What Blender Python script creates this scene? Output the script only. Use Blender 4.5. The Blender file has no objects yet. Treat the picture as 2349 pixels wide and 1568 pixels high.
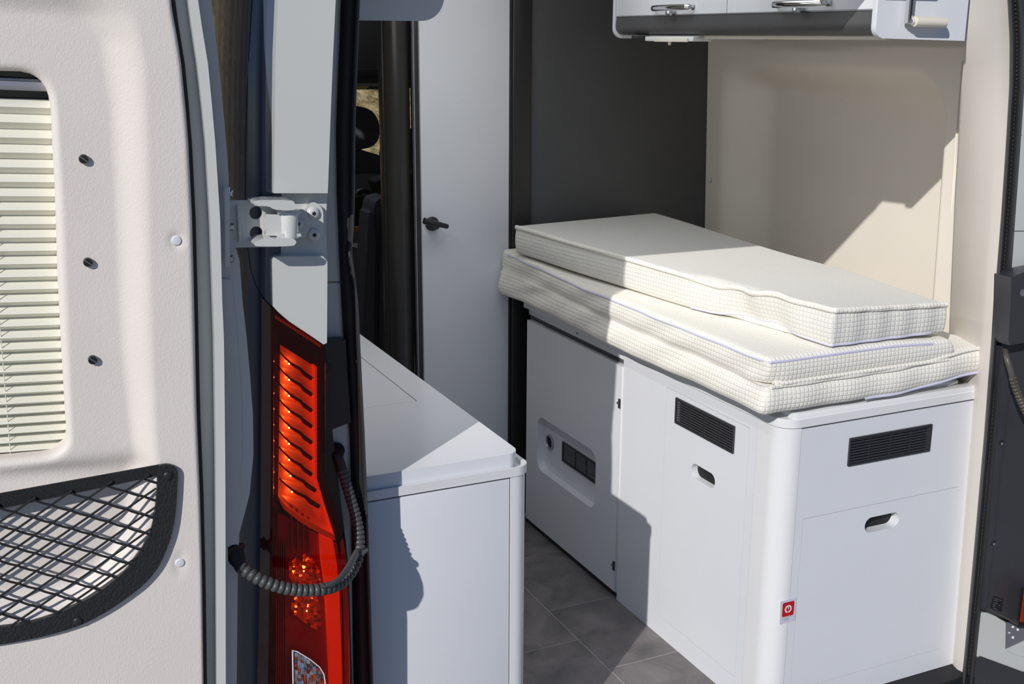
import bpy, bmesh, math, random
from mathutils import Vector as V, Matrix
from mathutils.geometry import tessellate_polygon
random.seed(7)
C = bpy.context.scene.collection
sc = bpy.context.scene
pi = math.pi

# ------------------------------------------------------------------ camera
YAW, PIT, ROL, FPX = 0.43993878, 0.2581433, 0.00492029, 2644.536
W, H = 2349, 1568
EYE = V((0, 0, 1.5))
d_ = V((math.sin(YAW)*math.cos(PIT), math.cos(YAW)*math.cos(PIT), -math.sin(PIT)))
r0_ = V((math.cos(YAW), -math.sin(YAW), 0)); u0_ = r0_.cross(d_)
r_ = r0_*math.cos(ROL) + u0_*math.sin(ROL); u_ = u0_*math.cos(ROL) - r0_*math.sin(ROL)
cam = bpy.data.cameras.new('camera'); co = bpy.data.objects.new('camera', cam); C.objects.link(co)
co.matrix_world = Matrix(((r_.x, u_.x, -d_.x, EYE.x), (r_.y, u_.y, -d_.y, EYE.y), (r_.z, u_.z, -d_.z, EYE.z), (0, 0, 0, 1)))
cam.sensor_width = 36; cam.lens = FPX/W*36; cam.clip_start = .02; cam.clip_end = 300
sc.camera = co

# ------------------------------------------------------------------ light
SUN = V((.775, .632, -math.tan(math.radians(29.5)))).normalized()
sl = bpy.data.lights.new('sun', 'SUN'); so = bpy.data.objects.new('sun', sl); C.objects.link(so)
so.rotation_euler = (-SUN).to_track_quat('Z', 'Y').to_euler()
sl.energy = 2.95; sl.angle = math.radians(.53); sl.color = (1, .975, .94)
w = bpy.data.worlds.new('world'); sc.world = w; w.use_nodes = True
nt = w.node_tree; bg = nt.nodes['Background']
sky = nt.nodes.new('ShaderNodeTexSky'); sky.sky_type = 'NISHITA'; sky.sun_disc = False
sky.sun_elevation = math.radians(29.5); sky.sun_rotation = math.radians(231)
sky.air_density = 1.0; sky.dust_density = .1; sky.ozone_density = 3.0; sky.altitude = 600
tint = nt.nodes.new('ShaderNodeVectorMath'); tint.operation = 'MULTIPLY'; tint.inputs[1].default_value = (.84, .95, 1.22)
nt.links.new(sky.outputs[0], tint.inputs[0]); nt.links.new(tint.outputs[0], bg.inputs[0]); bg.inputs[1].default_value = .045
# skylight over the living area, and an unseen fill light added over the cab
for nm, loc, sx, sy, e in (('skylight_light', (1.15, 2.45, 1.93), .5, .6, 3.2), ('front_roof_light', (1.1, 4.6, 1.95), .4, .4, 3.0)):
    al = bpy.data.lights.new(nm, 'AREA'); ao = bpy.data.objects.new(nm, al); C.objects.link(ao)
    al.shape = 'RECTANGLE'; al.size = sx; al.size_y = sy; al.energy = e; al.color = (.88, .94, 1)
    ao.location = loc
al = bpy.data.lights.new('locker_strip_light', 'AREA'); ao = bpy.data.objects.new('locker_strip_light', al); C.objects.link(ao)  # unseen fill added under the locker to brighten the shaded interior
al.shape = 'RECTANGLE'; al.size = .8; al.size_y = .02; al.energy = 1.4; al.color = (1, .97, .92)
ao.matrix_world = Matrix.Translation((.768, 2.42, 1.5305)) @ Matrix(((0, -.643, -.766, 0), (1, 0, 0, 0), (0, -.766, .643, 0), (0, 0, 0, 1)))
sc.view_settings.view_transform = 'Standard'; sc.view_settings.look = 'None'
sc.view_settings.exposure = 0.16; sc.view_settings.gamma = 1; sc.view_settings.use_curve_mapping = False
sc.cycles.max_bounces = 10; sc.cycles.transparent_max_bounces = 12; sc.cycles.sample_clamp_indirect = 4

# ------------------------------------------------------------------ measuring helpers
def ray(px, py): return r_*((px-W/2)/FPX) - u_*((py-H/2)/FPX) + d_
def at_x(px, py, x): d = ray(px, py); return EYE + d*(x/d.x)
def at_y(px, py, y): d = ray(px, py); return EYE + d*(y/d.y)
def at_z(px, py, z): d = ray(px, py); return EYE + d*((z-1.5)/d.z)
def chaikin(p, n=2):
    for _ in range(n):
        q = []
        for (a, b), (c, d) in zip(p, p[1:]+p[:1]): q += [(a*.75+c*.25, b*.75+d*.25), (a*.25+c*.75, b*.25+d*.75)]
        p = q
    return p
def lerp(a, b, t): return a+(b-a)*t
def sstep(a, b, x):
    t = min(1, max(0, (x-a)/(b-a))); return t*t*(3-2*t)
def interp(tab, y):
    if y <= tab[0][0]: return tab[0][1]
    for (a, b), (c, d) in zip(tab, tab[1:]):
        if y <= c: return b+(d-b)*(y-a)/(c-a)
    return tab[-1][1]

class Frame:
    def __init__(s, O, U, Vv, N): s.O, s.U, s.V, s.N = V(O), V(U), V(Vv), V(N)
    def p(s, u, v, n=0): return s.O + s.U*u + s.V*v + s.N*n
    def px(s, x, y, n=0):
        d = ray(x, y); q = s.O + s.N*n
        return EYE + d*((q-EYE).dot(s.N)/d.dot(s.N))
    def uv(s, x, y, n=0):
        q = s.px(x, y, n)-s.O; return (q.dot(s.U), q.dot(s.V))
X_, Y_, Z_ = V((1, 0, 0)), V((0, 1, 0)), V((0, 0, 1))

# ------------------------------------------------------------------ materials
def mat(name, col, rough=.5, metal=0, bump=None, coat=0, spec=.5, var=.03, vscale=6, **kw):
    m = bpy.data.materials.new(name); m.use_nodes = True
    n = m.node_tree; b = n.nodes['Principled BSDF']; L = n.links.new
    b.inputs['Roughness'].default_value = rough; b.inputs['Metallic'].default_value = metal
    b.inputs['Coat Weight'].default_value = coat; b.inputs['Specular IOR Level'].default_value = spec
    b.inputs['Coat Roughness'].default_value = .04
    for k, v in kw.items(): b.inputs[k].default_value = v
    tc = n.nodes.new('ShaderNodeTexCoord')
    nz = n.nodes.new('ShaderNodeTexNoise'); nz.inputs['Scale'].default_value = vscale; nz.inputs['Detail'].default_value = 5
    L(tc.outputs['Object'], nz.inputs['Vector'])
    mr = n.nodes.new('ShaderNodeMapRange'); mr.inputs[1].default_value = .3; mr.inputs[2].default_value = .7
    mr.inputs[3].default_value = 1-var; mr.inputs[4].default_value = 1+var
    L(nz.outputs[0], mr.inputs[0])
    mx = n.nodes.new('ShaderNodeVectorMath'); mx.operation = 'SCALE'; mx.inputs[0].default_value = col
    L(mr.outputs[0], mx.inputs['Scale']); L(mx.outputs[0], b.inputs['Base Color'])
    if bump:
        kind, scale, dist = bump
        bp = n.nodes.new('ShaderNodeBump'); bp.inputs['Distance'].default_value = dist; bp.inputs['Strength'].default_value = 1
        if kind == 'noise':
            t = n.nodes.new('ShaderNodeTexNoise'); t.inputs['Scale'].default_value = scale; t.inputs['Detail'].default_value = 4; o = t.outputs[0]
            L(tc.outputs['Object'], t.inputs['Vector'])
        elif kind == 'leather':
            mp = n.nodes.new('ShaderNodeMapping'); mp.inputs['Scale'].default_value = (1.35, 1, .75); mp.inputs['Rotation'].default_value = (0, .5, 0)
            L(tc.outputs['Object'], mp.inputs[0])
            t = n.nodes.new('ShaderNodeTexVoronoi'); t.feature = 'SMOOTH_F1'; t.inputs['Scale'].default_value = scale; t.inputs['Smoothness'].default_value = .6
            t2 = n.nodes.new('ShaderNodeTexNoise'); t2.inputs['Scale'].default_value = scale*.5; t2.inputs['Detail'].default_value = 3
            L(mp.outputs[0], t.inputs['Vector']); L(mp.outputs[0], t2.inputs['Vector'])
            ad = n.nodes.new('ShaderNodeMath'); ad.operation = 'SUBTRACT'; L(t2.outputs[0], ad.inputs[0]); L(t.outputs['Distance'], ad.inputs[1]); o = ad.outputs[0]
        elif kind == 'wave':
            t = n.nodes.new('ShaderNodeTexWave'); t.bands_direction = 'Z'; t.inputs['Scale'].default_value = scale; t.inputs['Distortion'].default_value = .3; o = t.outputs[0]
            L(tc.outputs['Object'], t.inputs['Vector'])
        L(o, bp.inputs['Height']); L(bp.outputs[0], b.inputs['Normal'])
    return m

M = {}
M['white'] = mat('white_laminate', (.74, .75, .78), .42, bump=('noise', 900, .00008), var=.012)
M['white_edge'] = mat('white_edging', (.76, .76, .76), .35, var=.01)
M['white_gloss'] = mat('white_gloss', (.78, .79, .82), .18, var=.01)
M['groove'] = mat('groove_sealant', (.50, .48, .44), .6)
M['darkgap'] = mat('dark_joint', (.09, .09, .10), .6)
M['body'] = mat('body_paint', (.635, .645, .615), .22, coat=.6, var=.012, vscale=3)
M['flank'] = mat('flank_paint', (.055, .07, .105), .05, coat=.35, spec=.6, var=.02, vscale=2)  # dark navy gloss for the left flank alone
M['seam'] = mat('panel_seam', (.008, .008, .01), .7)
M['leather'] = mat('beige_leatherette', (.78, .715, .655), .52, bump=('leather', 360, .00019), var=.02)
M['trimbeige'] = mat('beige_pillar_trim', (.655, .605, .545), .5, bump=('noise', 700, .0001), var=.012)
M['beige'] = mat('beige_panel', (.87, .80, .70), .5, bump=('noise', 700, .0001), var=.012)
M['clip'] = mat('trim_clip', (.72, .72, .75), .4)
M['black'] = mat('black_plastic', (.022, .022, .025), .38, var=.1)
M['coverplastic'] = mat('cover_plastic', (.042, .043, .05), .32, var=.08)
M['stitch'] = mat('seal_stitch', (.05, .05, .053), .6)
M['blackleather'] = mat('black_leatherette', (.018, .018, .020), .45, bump=('leather', 260, .0009), var=.1)
M['web'] = mat('black_webbing', (.012, .012, .014), .8, bump=('noise', 600, .0015), var=.3, vscale=300)
M['cord'] = mat('black_cord', (.012, .012, .014), .7, bump=('noise', 900, .001), var=.3, vscale=400)
M['rubber'] = mat('black_rubber', (.014, .014, .016), .55, var=.15)
M['rubber_grey'] = mat('grey_rubber', (.055, .055, .056), .5, var=.1)
M['dgrey'] = mat('charcoal_laminate', (.07, .069, .07), .45, bump=('noise', 800, .0001), var=.05)
M['dgrey2'] = mat('charcoal_aluminium', (.03, .029, .028), .33, metal=.2, var=.05)
M['chrome'] = mat('chrome', (.75, .76, .78), .08, metal=1, var=.02)
M['steel'] = mat('zinc_steel', (.45, .46, .48), .3, metal=1, var=.05)
M['stud'] = mat('gunmetal_stud', (.10, .11, .11), .22, metal=1, var=.05)
M['slat'] = mat('cream_slat', (.82, .80, .69), .4, var=.012)
M['slatcord'] = mat('blind_cord', (.7, .68, .6), .8)
M['alu'] = mat('satin_aluminium', (.42, .42, .46), .35, metal=.5)
M['zip'] = mat('lavender_zip', (.66, .65, .80), .7, bump=('noise', 900, .0004))
M['cream'] = mat('cream_plastic', (.80, .74, .62), .35)
M['hose'] = mat('conduit_grey', (.075, .077, .075), .42, var=.08)
M['hose2'] = mat('conduit_brown', (.085, .075, .06), .42, var=.1)
M['cab'] = mat('cab_plastic', (.055, .055, .058), .6)
M['seat'] = mat('dark_seat_fabric', (.06, .06, .075), .8, bump=('noise', 500, .0006), var=.1)
M['seat2'] = mat('grey_seat_fabric', (.14, .145, .17), .85, bump=('noise', 500, .0006), var=.08)
M['wood'] = mat('shelf_wood', (.35, .18, .06), .5, var=.2, vscale=20)
M['yellow'] = mat('warning_yellow', (.55, .45, .05), .5)
M['paper'] = mat('sticker_film', (.64, .62, .70), .3)
M['red'] = mat('sticker_red', (.50, .006, .012), .35)
M['ink'] = mat('ink', (.02, .02, .03), .5)
M['inkgrey'] = mat('grey_print', (.16, .16, .18), .5)
M['signwhite'] = mat('print_white', (.8, .78, .8), .4)
M['ground'] = mat('gravel', (.24, .23, .215), .9, bump=('noise', 12, .02), var=.15)
M['grout'] = mat('tile_grout', (.50, .46, .42), .8)
M['reflector'] = mat('lamp_reflector', (.95, .90, .86), .31, metal=.15, bump=('noise', 420, .00035), spec=1, **{'Emission Color': (1, .30, .10, 1), 'Emission Strength': .06})  # faint emission added to lift the reflector where sunlight falls short
M['vent'] = mat('vent_plastic', (.034, .034, .038), .42)
M['sill'] = mat('sill_plastic', (.012, .012, .015), .5, spec=.25)
M['bulbchrome'] = mat('bulb_reflector_chrome', (.9, .88, .88), .16, metal=.9, bump=('noise', 300, .0004))
M['lampdark'] = mat('lamp_inner_dark', (.42, .05, .05), .25, var=.3)
M['slot'] = mat('lamp_slot', (.10, .02, .02), .3)  # for the fin slots and the painted shade below the fins
M['housing'] = mat('lamp_housing', (.02, .016, .016), .3)

def glow(name, col, strength):
    m = mat(name, (.8, .6, .5), .4); b = m.node_tree.nodes['Principled BSDF']
    b.inputs['Emission Color'].default_value = (*col, 1); b.inputs['Emission Strength'].default_value = strength; return m
M['led'] = glow('lamp_led', (1, .50, .25), 105)  # added emitters in the lamp, replacing sunlight missing behind the lens
M['guide'] = glow('light_guide_glow', (1, .12, .03), .32)  # glow added to the lamp's rim and side strip
def tile_mat():
    m = mat('stone_vinyl_tile', (.1, .1, .1), .48, bump=('noise', 90, .0006)); n = m.node_tree; L = n.links.new
    b = n.nodes['Principled BSDF']; tc = [x for x in n.nodes if x.type == 'TEX_COORD'][0]
    oi = n.nodes.new('ShaderNodeObjectInfo'); ad = n.nodes.new('ShaderNodeVectorMath'); ad.operation = 'MULTIPLY_ADD'
    cb = n.nodes.new('ShaderNodeCombineXYZ'); L(oi.outputs['Random'], cb.inputs[0]); L(oi.outputs['Random'], cb.inputs[1])
    ad.inputs[1].default_value = (37, 53, 11); L(cb.outputs[0], ad.inputs[0]); L(tc.outputs['Object'], ad.inputs[2])
    t = n.nodes.new('ShaderNodeTexNoise'); t.inputs['Scale'].default_value = 7; t.inputs['Detail'].default_value = 9; t.inputs['Roughness'].default_value = .65; t.inputs['Distortion'].default_value = .6
    L(ad.outputs[0], t.inputs['Vector'])
    cr = n.nodes.new('ShaderNodeValToRGB'); e = cr.color_ramp.elements
    e[0].position = .30; e[0].color = (.085, .08, .08, 1); e[1].position = .72; e[1].color = (.24, .215, .21, 1)
    L(t.outputs[0], cr.inputs[0]); L(cr.outputs[0], b.inputs['Base Color']); return m
M['tile'] = tile_mat()

def quilt_mat(name, cell, top_ribs):
    m = mat(name, (.87, .835, .745) if not top_ribs else (.77, .75, .69), .85, var=.012); n = m.node_tree; L = n.links.new
    b = n.nodes['Principled BSDF']; tc = [x for x in n.nodes if x.type == 'TEX_COORD'][0]
    b.inputs['Sheen Weight'].default_value = .15
    sp = n.nodes.new('ShaderNodeSeparateXYZ'); L(tc.outputs['Object'], sp.inputs[0])
    ge = n.nodes.new('ShaderNodeNewGeometry'); sn = n.nodes.new('ShaderNodeSeparateXYZ'); L(ge.outputs['Normal'], sn.inputs[0])
    def mth(op, a, bb=None, c=None):
        x = n.nodes.new('ShaderNodeMath'); x.operation = op
        for i, q in enumerate((a, bb, c)):
            if q is None: continue
            if isinstance(q, (int, float)): x.inputs[i].default_value = q
            else: L(q, x.inputs[i])
        return x.outputs[0]
    prod = None
    for i in range(3):
        f = mth('FRACT', mth('MULTIPLY', sp.outputs[i], 1/cell[i]))
        g = mth('MULTIPLY', mth('ABSOLUTE', mth('SUBTRACT', f, .5)), 2)
        g = mth('POWER', g, 4.5)
        k = mth('LESS_THAN', mth('ABSOLUTE', sn.outputs[i]), .72)
        h = mth('SUBTRACT', 1, mth('MULTIPLY', g, k))
        prod = h if prod is None else mth('MULTIPLY', prod, h)
    if top_ribs:
        rib = mth('MULTIPLY', mth('ADD', mth('SINE', mth('MULTIPLY', sp.outputs[1], 2*pi/.0075)), 1), .25)
        isup = mth('GREATER_THAN', sn.outputs[2], .72)
        hgt = mth('ADD', mth('MULTIPLY', prod, mth('SUBTRACT', 1, isup)), mth('MULTIPLY', rib, isup))
    else: hgt = prod
    bp = n.nodes.new('ShaderNodeBump'); bp.inputs['Distance'].default_value = .0010; L(hgt, bp.inputs['Height'])
    fz = n.nodes.new('ShaderNodeTexNoise'); fz.inputs['Scale'].default_value = 1200; L(tc.outputs['Object'], fz.inputs['Vector'])
    b2 = n.nodes.new('ShaderNodeBump'); b2.inputs['Distance'].default_value = .0003; L(fz.outputs[0], b2.inputs['Height']); L(bp.outputs[0], b2.inputs['Normal'])
    L(b2.outputs[0], b.inputs['Normal']); return m
M['quilt'] = quilt_mat('quilted_jersey', (.0105, .0105, .0105), False)
M['quilt_top'] = quilt_mat('quilted_jersey_ribbed_top', (.0105, .0105, .0105), True)

def lens_mat(name, col, tint=1):
    m = bpy.data.materials.new(name); m.use_nodes = True; n = m.node_tree; L = n.links.new
    n.nodes.remove(n.nodes['Principled BSDF']); out = n.nodes['Material Output']
    t = n.nodes.new('ShaderNodeBsdfTransparent'); t.inputs[0].default_value = (*col, 1)
    g = n.nodes.new('ShaderNodeBsdfGlossy'); g.inputs['Roughness'].default_value = .03
    f = n.nodes.new('ShaderNodeFresnel'); f.inputs[0].default_value = 1.45
    tc = n.nodes.new('ShaderNodeTexCoord'); nz = n.nodes.new('ShaderNodeTexNoise'); nz.inputs['Scale'].default_value = 5; L(tc.outputs['Object'], nz.inputs['Vector'])
    bp = n.nodes.new('ShaderNodeBump'); bp.inputs['Distance'].default_value = .002; L(nz.outputs[0], bp.inputs['Height']); L(bp.outputs[0], g.inputs['Normal'])
    mx = n.nodes.new('ShaderNodeMixShader'); L(f.outputs[0], mx.inputs[0]); L(t.outputs[0], mx.inputs[1]); L(g.outputs[0], mx.inputs[2])
    L(mx.outputs[0], out.inputs[0]); return m
M['redlens'] = lens_mat('red_lens', (1, .14, .03))
M['glass'] = lens_mat('tinted_glass', (.92, .94, .94))
M['clearlens'] = lens_mat('clear_lens', (.9, .9, .92))

def hill_mat():
    m = mat('dry_grass', (.4, .3, .15), .95, bump=('noise', 3, .25)); n = m.node_tree; L = n.links.new
    b = n.nodes['Principled BSDF']; tc = [x for x in n.nodes if x.type == 'TEX_COORD'][0]
    t = n.nodes.new('ShaderNodeTexNoise'); t.inputs['Scale'].default_value = 3.5; t.inputs['Detail'].default_value = 12; t.inputs['Roughness'].default_value = .75
    L(tc.outputs['Object'], t.inputs['Vector'])
    cr = n.nodes.new('ShaderNodeValToRGB'); e = cr.color_ramp.elements
    e[0].position = .34; e[0].color = (.07, .05, .022, 1); e[1].position = .70; e[1].color = (.62, .50, .28, 1)
    k = e.new(.5); k.color = (.36, .26, .11, 1)
    L(t.outputs[0], cr.inputs[0]); L(cr.outputs[0], b.inputs['Base Color']); return m
M['hill'] = hill_mat()

# ------------------------------------------------------------------ object helpers
ORG = {}
def setp(o, label=None, cat=None, group=None, kind=None):
    for k, v in (('label', label), ('category', cat), ('group', group), ('kind', kind)):
        if v: o[k] = v
    return o
def thing(name, label, cat, loc=(0, 0, 0), group=None):
    o = bpy.data.objects.new(name, None); C.objects.link(o); o.location = loc; o.empty_display_size = .05
    ORG[o.name] = V(loc); return setp(o, label, cat, group)
def org(p): return ORG[p.name] if p else V((0, 0, 0))
def link(name, me, m, parent=None, origin=None, smooth=35):
    og = V(origin) if origin is not None else org(parent)
    if m and not me.materials: me.materials.append(m)
    if smooth and not me.get('_s'):
        me.shade_smooth(); me.set_sharp_from_angle(angle=math.radians(smooth)); me['_s'] = 1
    o = bpy.data.objects.new(name, me); C.objects.link(o)
    if parent: o.parent = parent; o.location = og - org(parent)
    else: o.location = og
    ORG[o.name] = og; return o
def from_bm(name, bm, m, parent=None, smooth=35, origin=None):
    og = V(origin) if origin is not None else org(parent)
    bmesh.ops.recalc_face_normals(bm, faces=bm.faces)
    bmesh.ops.translate(bm, verts=bm.verts, vec=-og)
    me = bpy.data.meshes.new(name); bm.to_mesh(me); bm.free()
    return link(name, me, m, parent, og, smooth)
def raw(name, vs, fs, m, parent=None, smooth=35, origin=None):
    bm = bmesh.new(); bv = [bm.verts.new(p) for p in vs]
    for f in fs:
        try: bm.faces.new([bv[i] for i in f])
        except ValueError: pass
    return from_bm(name, bm, m, parent, smooth, origin)
def bm_box(bm, a, b, bev=0, seg=2, fr=None):
    a, b = V(a), V(b); r = bmesh.ops.create_cube(bm, size=1); vs = r['verts']
    for v in vs:
        v.co = V(((a.x+b.x)/2+v.co.x*(b.x-a.x), (a.y+b.y)/2+v.co.y*(b.y-a.y), (a.z+b.z)/2+v.co.z*(b.z-a.z)))
    if bev:
        es = list({e for v in vs for e in v.link_edges})
        q = bmesh.ops.bevel(bm, geom=es, offset=bev, segments=seg, affect='EDGES', profile=.5)
        vs = list({v for f in q['faces'] for v in f.verts} | {v for v in vs if v.is_valid})
    if fr:
        for v in vs: v.co = fr.p(v.co.x, v.co.y, v.co.z)
def box(name, a, b, m, parent=None, bev=.002, seg=2, fr=None, origin=None):
    bm = bmesh.new(); bm_box(bm, a, b, bev, seg, fr); return from_bm(name, bm, m, parent, origin=origin)
def bm_prism(bm, pts, vec, bev=0, seg=2):
    pts = [V(p) for p in pts]; vec = V(vec)
    f = bm.faces.new([bm.verts.new(p) for p in pts])
    q = bmesh.ops.extrude_face_region(bm, geom=[f]); nv = [x for x in q['geom'] if isinstance(x, bmesh.types.BMVert)]
    for v in nv: v.co += vec
    if bev:
        nf = [x for x in q['geom'] if isinstance(x, bmesh.types.BMFace)]
        bmesh.ops.bevel(bm, geom=list(nf[0].edges), offset=bev, segments=seg, affect='EDGES', profile=.5, clamp_overlap=True)
def prism(name, pts, vec, m, parent=None, bev=0, seg=2, smooth=35, origin=None):
    bm = bmesh.new(); bm_prism(bm, pts, vec, bev, seg); return from_bm(name, bm, m, parent, smooth, origin)
def bm_plate(bm, fr, outer, holes, n0, n1):
    loops = [outer]+list(holes); pts = [p for l in loops for p in l]
    tri = tessellate_polygon([[V((p[0], p[1], 0)) for p in l] for l in loops])
    a = [bm.verts.new(fr.p(p[0], p[1], n0)) for p in pts]; b = [bm.verts.new(fr.p(p[0], p[1], n1)) for p in pts]
    for t in tri:
        for q in (a, b):
            try: bm.faces.new([q[i] for i in t])
            except ValueError: pass
    k = 0
    for l in loops:
        N = len(l)
        for i in range(N):
            j = (i+1) % N; bm.faces.new((a[k+i], a[k+j], b[k+j], b[k+i]))
        k += N
def plate(name, fr, outer, holes, n0, n1, m, parent=None, smooth=30):
    bm = bmesh.new(); bm_plate(bm, fr, outer, holes, n0, n1); return from_bm(name, bm, m, parent, smooth)
def rrect(u0, u1, v0, v1, r, seg=6):
    o = []
    for cx, cy, a0 in ((u1-r, v1-r, 0), (u0+r, v1-r, 90), (u0+r, v0+r, 180), (u1-r, v0+r, 270)):
        for i in range(seg+1):
            a = math.radians(a0+90*i/seg); o.append((cx+r*math.cos(a), cy+r*math.sin(a)))
    return o
def circ(cx, cy, r, n=24): return [(cx+r*math.cos(2*pi*i/n), cy+r*math.sin(2*pi*i/n)) for i in range(n)]
def spline(pts, n):
    pts = [V(p) for p in pts]; P = [pts[0]*2-pts[1]]+pts+[pts[-1]*2-pts[-2]]; o = []
    S = len(pts)-1
    for k in range(n+1):
        t = k/n*S; i = min(int(t), S-1); f = t-i; a, b, c, d = P[i:i+4]
        o.append(.5*((2*b)+(c-a)*f+(2*a-5*b+4*c-d)*f*f+(3*b-a-3*c+d)*f**3))
    return o
def resample(pts, n):
    L = [0]
    for a, b in zip(pts, pts[1:]): L.append(L[-1]+(b-a).length)
    o = []; j = 0
    for k in range(n+1):
        s = L[-1]*k/n
        while j < len(L)-2 and L[j+1] < s: j += 1
        t = (s-L[j])/max(1e-9, L[j+1]-L[j]); o.append(pts[j].lerp(pts[j+1], t))
    return o, L[-1]
def bm_tube(bm, pts, r, n=8, closed=False, sx=1, up=None):
    pts = [V(p) for p in pts]; N = len(pts); rings = []; up = V(up) if up else None; prev = None
    for i, p in enumerate(pts):
        if closed: t = pts[(i+1) % N]-pts[i-1]
        else: t = pts[min(i+1, N-1)]-pts[max(i-1, 0)]
        t.normalize()
        if up is not None: a = up-t*up.dot(t)
        elif prev is None:
            a = V((0, 0, 1)) if abs(t.z) < .9 else V((1, 0, 0)); a = a-t*a.dot(t)
        else: a = prev-t*prev.dot(t)
        a.normalize(); prev = a; b = t.cross(a); rr = r[i] if isinstance(r, (list, tuple)) else r
        rings.append([bm.verts.new(p+a*(rr*sx*math.cos(2*pi*k/n))+b*(rr*math.sin(2*pi*k/n))) for k in range(n)])
    for i in range(N if closed else N-1):
        A, B = rings[i], rings[(i+1) % N]
        for k in range(n): bm.faces.new((A[k], A[(k+1) % n], B[(k+1) % n], B[k]))
    if not closed:
        bm.faces.new(rings[0][::-1]); bm.faces.new(rings[-1])
def tube(name, pts, r, m, parent=None, n=8, closed=False, sx=1, up=None, smooth=50):
    bm = bmesh.new(); bm_tube(bm, pts, r, n, closed, sx, up); return from_bm(name, bm, m, parent, smooth)
def bm_lathe(bm, prof, O, axis, n=24):
    axis = V(axis).normalized(); a = V((0, 0, 1)) if abs(axis.z) < .9 else V((1, 0, 0)); a = (a-axis*a.dot(axis)).normalized(); b = axis.cross(a)
    O = V(O); rings = []
    for r, h in prof:
        rings.append([bm.verts.new(O+axis*h+(a*math.cos(2*pi*k/n)+b*math.sin(2*pi*k/n))*max(r, 1e-5)) for k in range(n)])
    for A, B in zip(rings, rings[1:]):
        for k in range(n): bm.faces.new((A[k], A[(k+1) % n], B[(k+1) % n], B[k]))
    bm.faces.new(rings[0][::-1]); bm.faces.new(rings[-1])
def lathe(name, prof, O, axis, m, parent=None, n=24, smooth=35):
    bm = bmesh.new(); bm_lathe(bm, prof, O, axis, n); return from_bm(name, bm, m, parent, smooth)
def face_to(o, d):
    me = o.data; s_ = sum((p.normal*p.area for p in me.polygons), V())
    if s_.dot(V(d)) < 0: me.flip_normals()
    return o
def dup(o, parent, loc):
    c = o.copy(); C.objects.link(c); c.parent = parent; c.location = V(loc)-org(parent); ORG[c.name] = V(loc); return c
def grid(name, fn, nu, nv, m, parent=None, smooth=60, thick=None):
    vs = [fn(i/nu, j/nv) for j in range(nv+1) for i in range(nu+1)]
    fs = [(j*(nu+1)+i, j*(nu+1)+i+1, (j+1)*(nu+1)+i+1, (j+1)*(nu+1)+i) for j in range(nv) for i in range(nu)]
    if thick is not None:
        k = len(vs); vs = vs+[p+V(thick) for p in vs]; n = nu+1
        fs += [tuple(k+i for i in f[::-1]) for f in fs]
        bd = [i for i in range(n)]+[j*n+nu for j in range(1, nv+1)]+[nv*n+i for i in range(nu-1, -1, -1)]+[j*n for j in range(nv-1, 0, -1)]
        fs += [(bd[i], bd[(i+1) % len(bd)], k+bd[(i+1) % len(bd)], k+bd[i]) for i in range(len(bd))]
    return raw(name, vs, fs, m, parent, smooth)
def kstruct(o): o['kind'] = 'structure'; return o
def pxs(lst, y): return [at_y(a, b, y) for a, b in lst]
def slab(name, lst, y, depth, m, parent=None, bev=.002, seg=2):
    return prism(name, pxs(lst, y), (0, depth, 0), m, parent, bev, seg)

# ================================================================== SETTING
YC = 1.839; XC = 1.5
fl = kstruct(box('floor', (.4, 1.80, -.06), (2.35, 6.2, -.0009), M['grout'], bev=0))
for col, (x0, x1) in enumerate(((.975, 1.30), (1.30, 1.625))):
    y0 = (2.351-.3255*2) if col == 0 else (2.194-.3255)
    for k in range(6):
        a, b = y0+.3255*k, y0+.3255*(k+1); a = max(a, 1.81)
        box('tile', (x0+.0011, a+.0011, -.006), (x1-.0011, b-.0011, 0), M['tile'], fl, bev=.0004, seg=1, origin=(x0, a, 0))
kstruct(box('ceiling', (.47, 1.83, 1.96), (2.29, 6.0, 1.995), M['beige'], bev=0))
kstruct(box('wall_left', (.43, 1.86, 0), (.46, 4.0, 1.96), M['beige'], bev=0))
kstruct(box('wall_front', (1.475, 3.166, 0), (2.295, 3.19, 1.955), M['dgrey'], bev=.001))
Xa = lambda p: at_y(p, 600, 3.15).x
kstruct(box('trim_1', (Xa(1174), 3.15, 0), (Xa(1217), 3.165, 1.96), M['dgrey2'], bev=.006, seg=3))
kstruct(box('trim_2', (Xa(1167.5), 3.152, 0), (Xa(1173.5), 3.17, 1.96), M['black'], bev=.001))

# bathroom door with lever handle
dr = kstruct(box('door_1', (Xa(969.5), 3.15, .02), (Xa(1167), 3.175, 1.94), M['white'], bev=.002))
hp = at_y(991, 513, 3.148)
hd = from_bm('lever_handle', (lambda b: (bm_lathe(b, [(.021, 0), (.021, .006), (.018, .009)], (hp.x, 3.15, hp.z), (0, -1, 0)), bm_lathe(b, [(.011, 0), (.011, .032)], (hp.x, 3.143, hp.z), (0, -1, 0)), b)[2])(bmesh.new()), M['black'], dr)
p0, p1, p2 = at_y(972, 506, 3.105), at_y(996, 512, 3.10), at_y(1026, 519, 3.105)
tube('lever', [p0, p0.lerp(p1, .5), p1, p1.lerp(p2, .6), p2], [.0125, .0125, .012, .010, .0095], M['black'], hd, n=12, sx=.75, up=(0, 0, 1))
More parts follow.
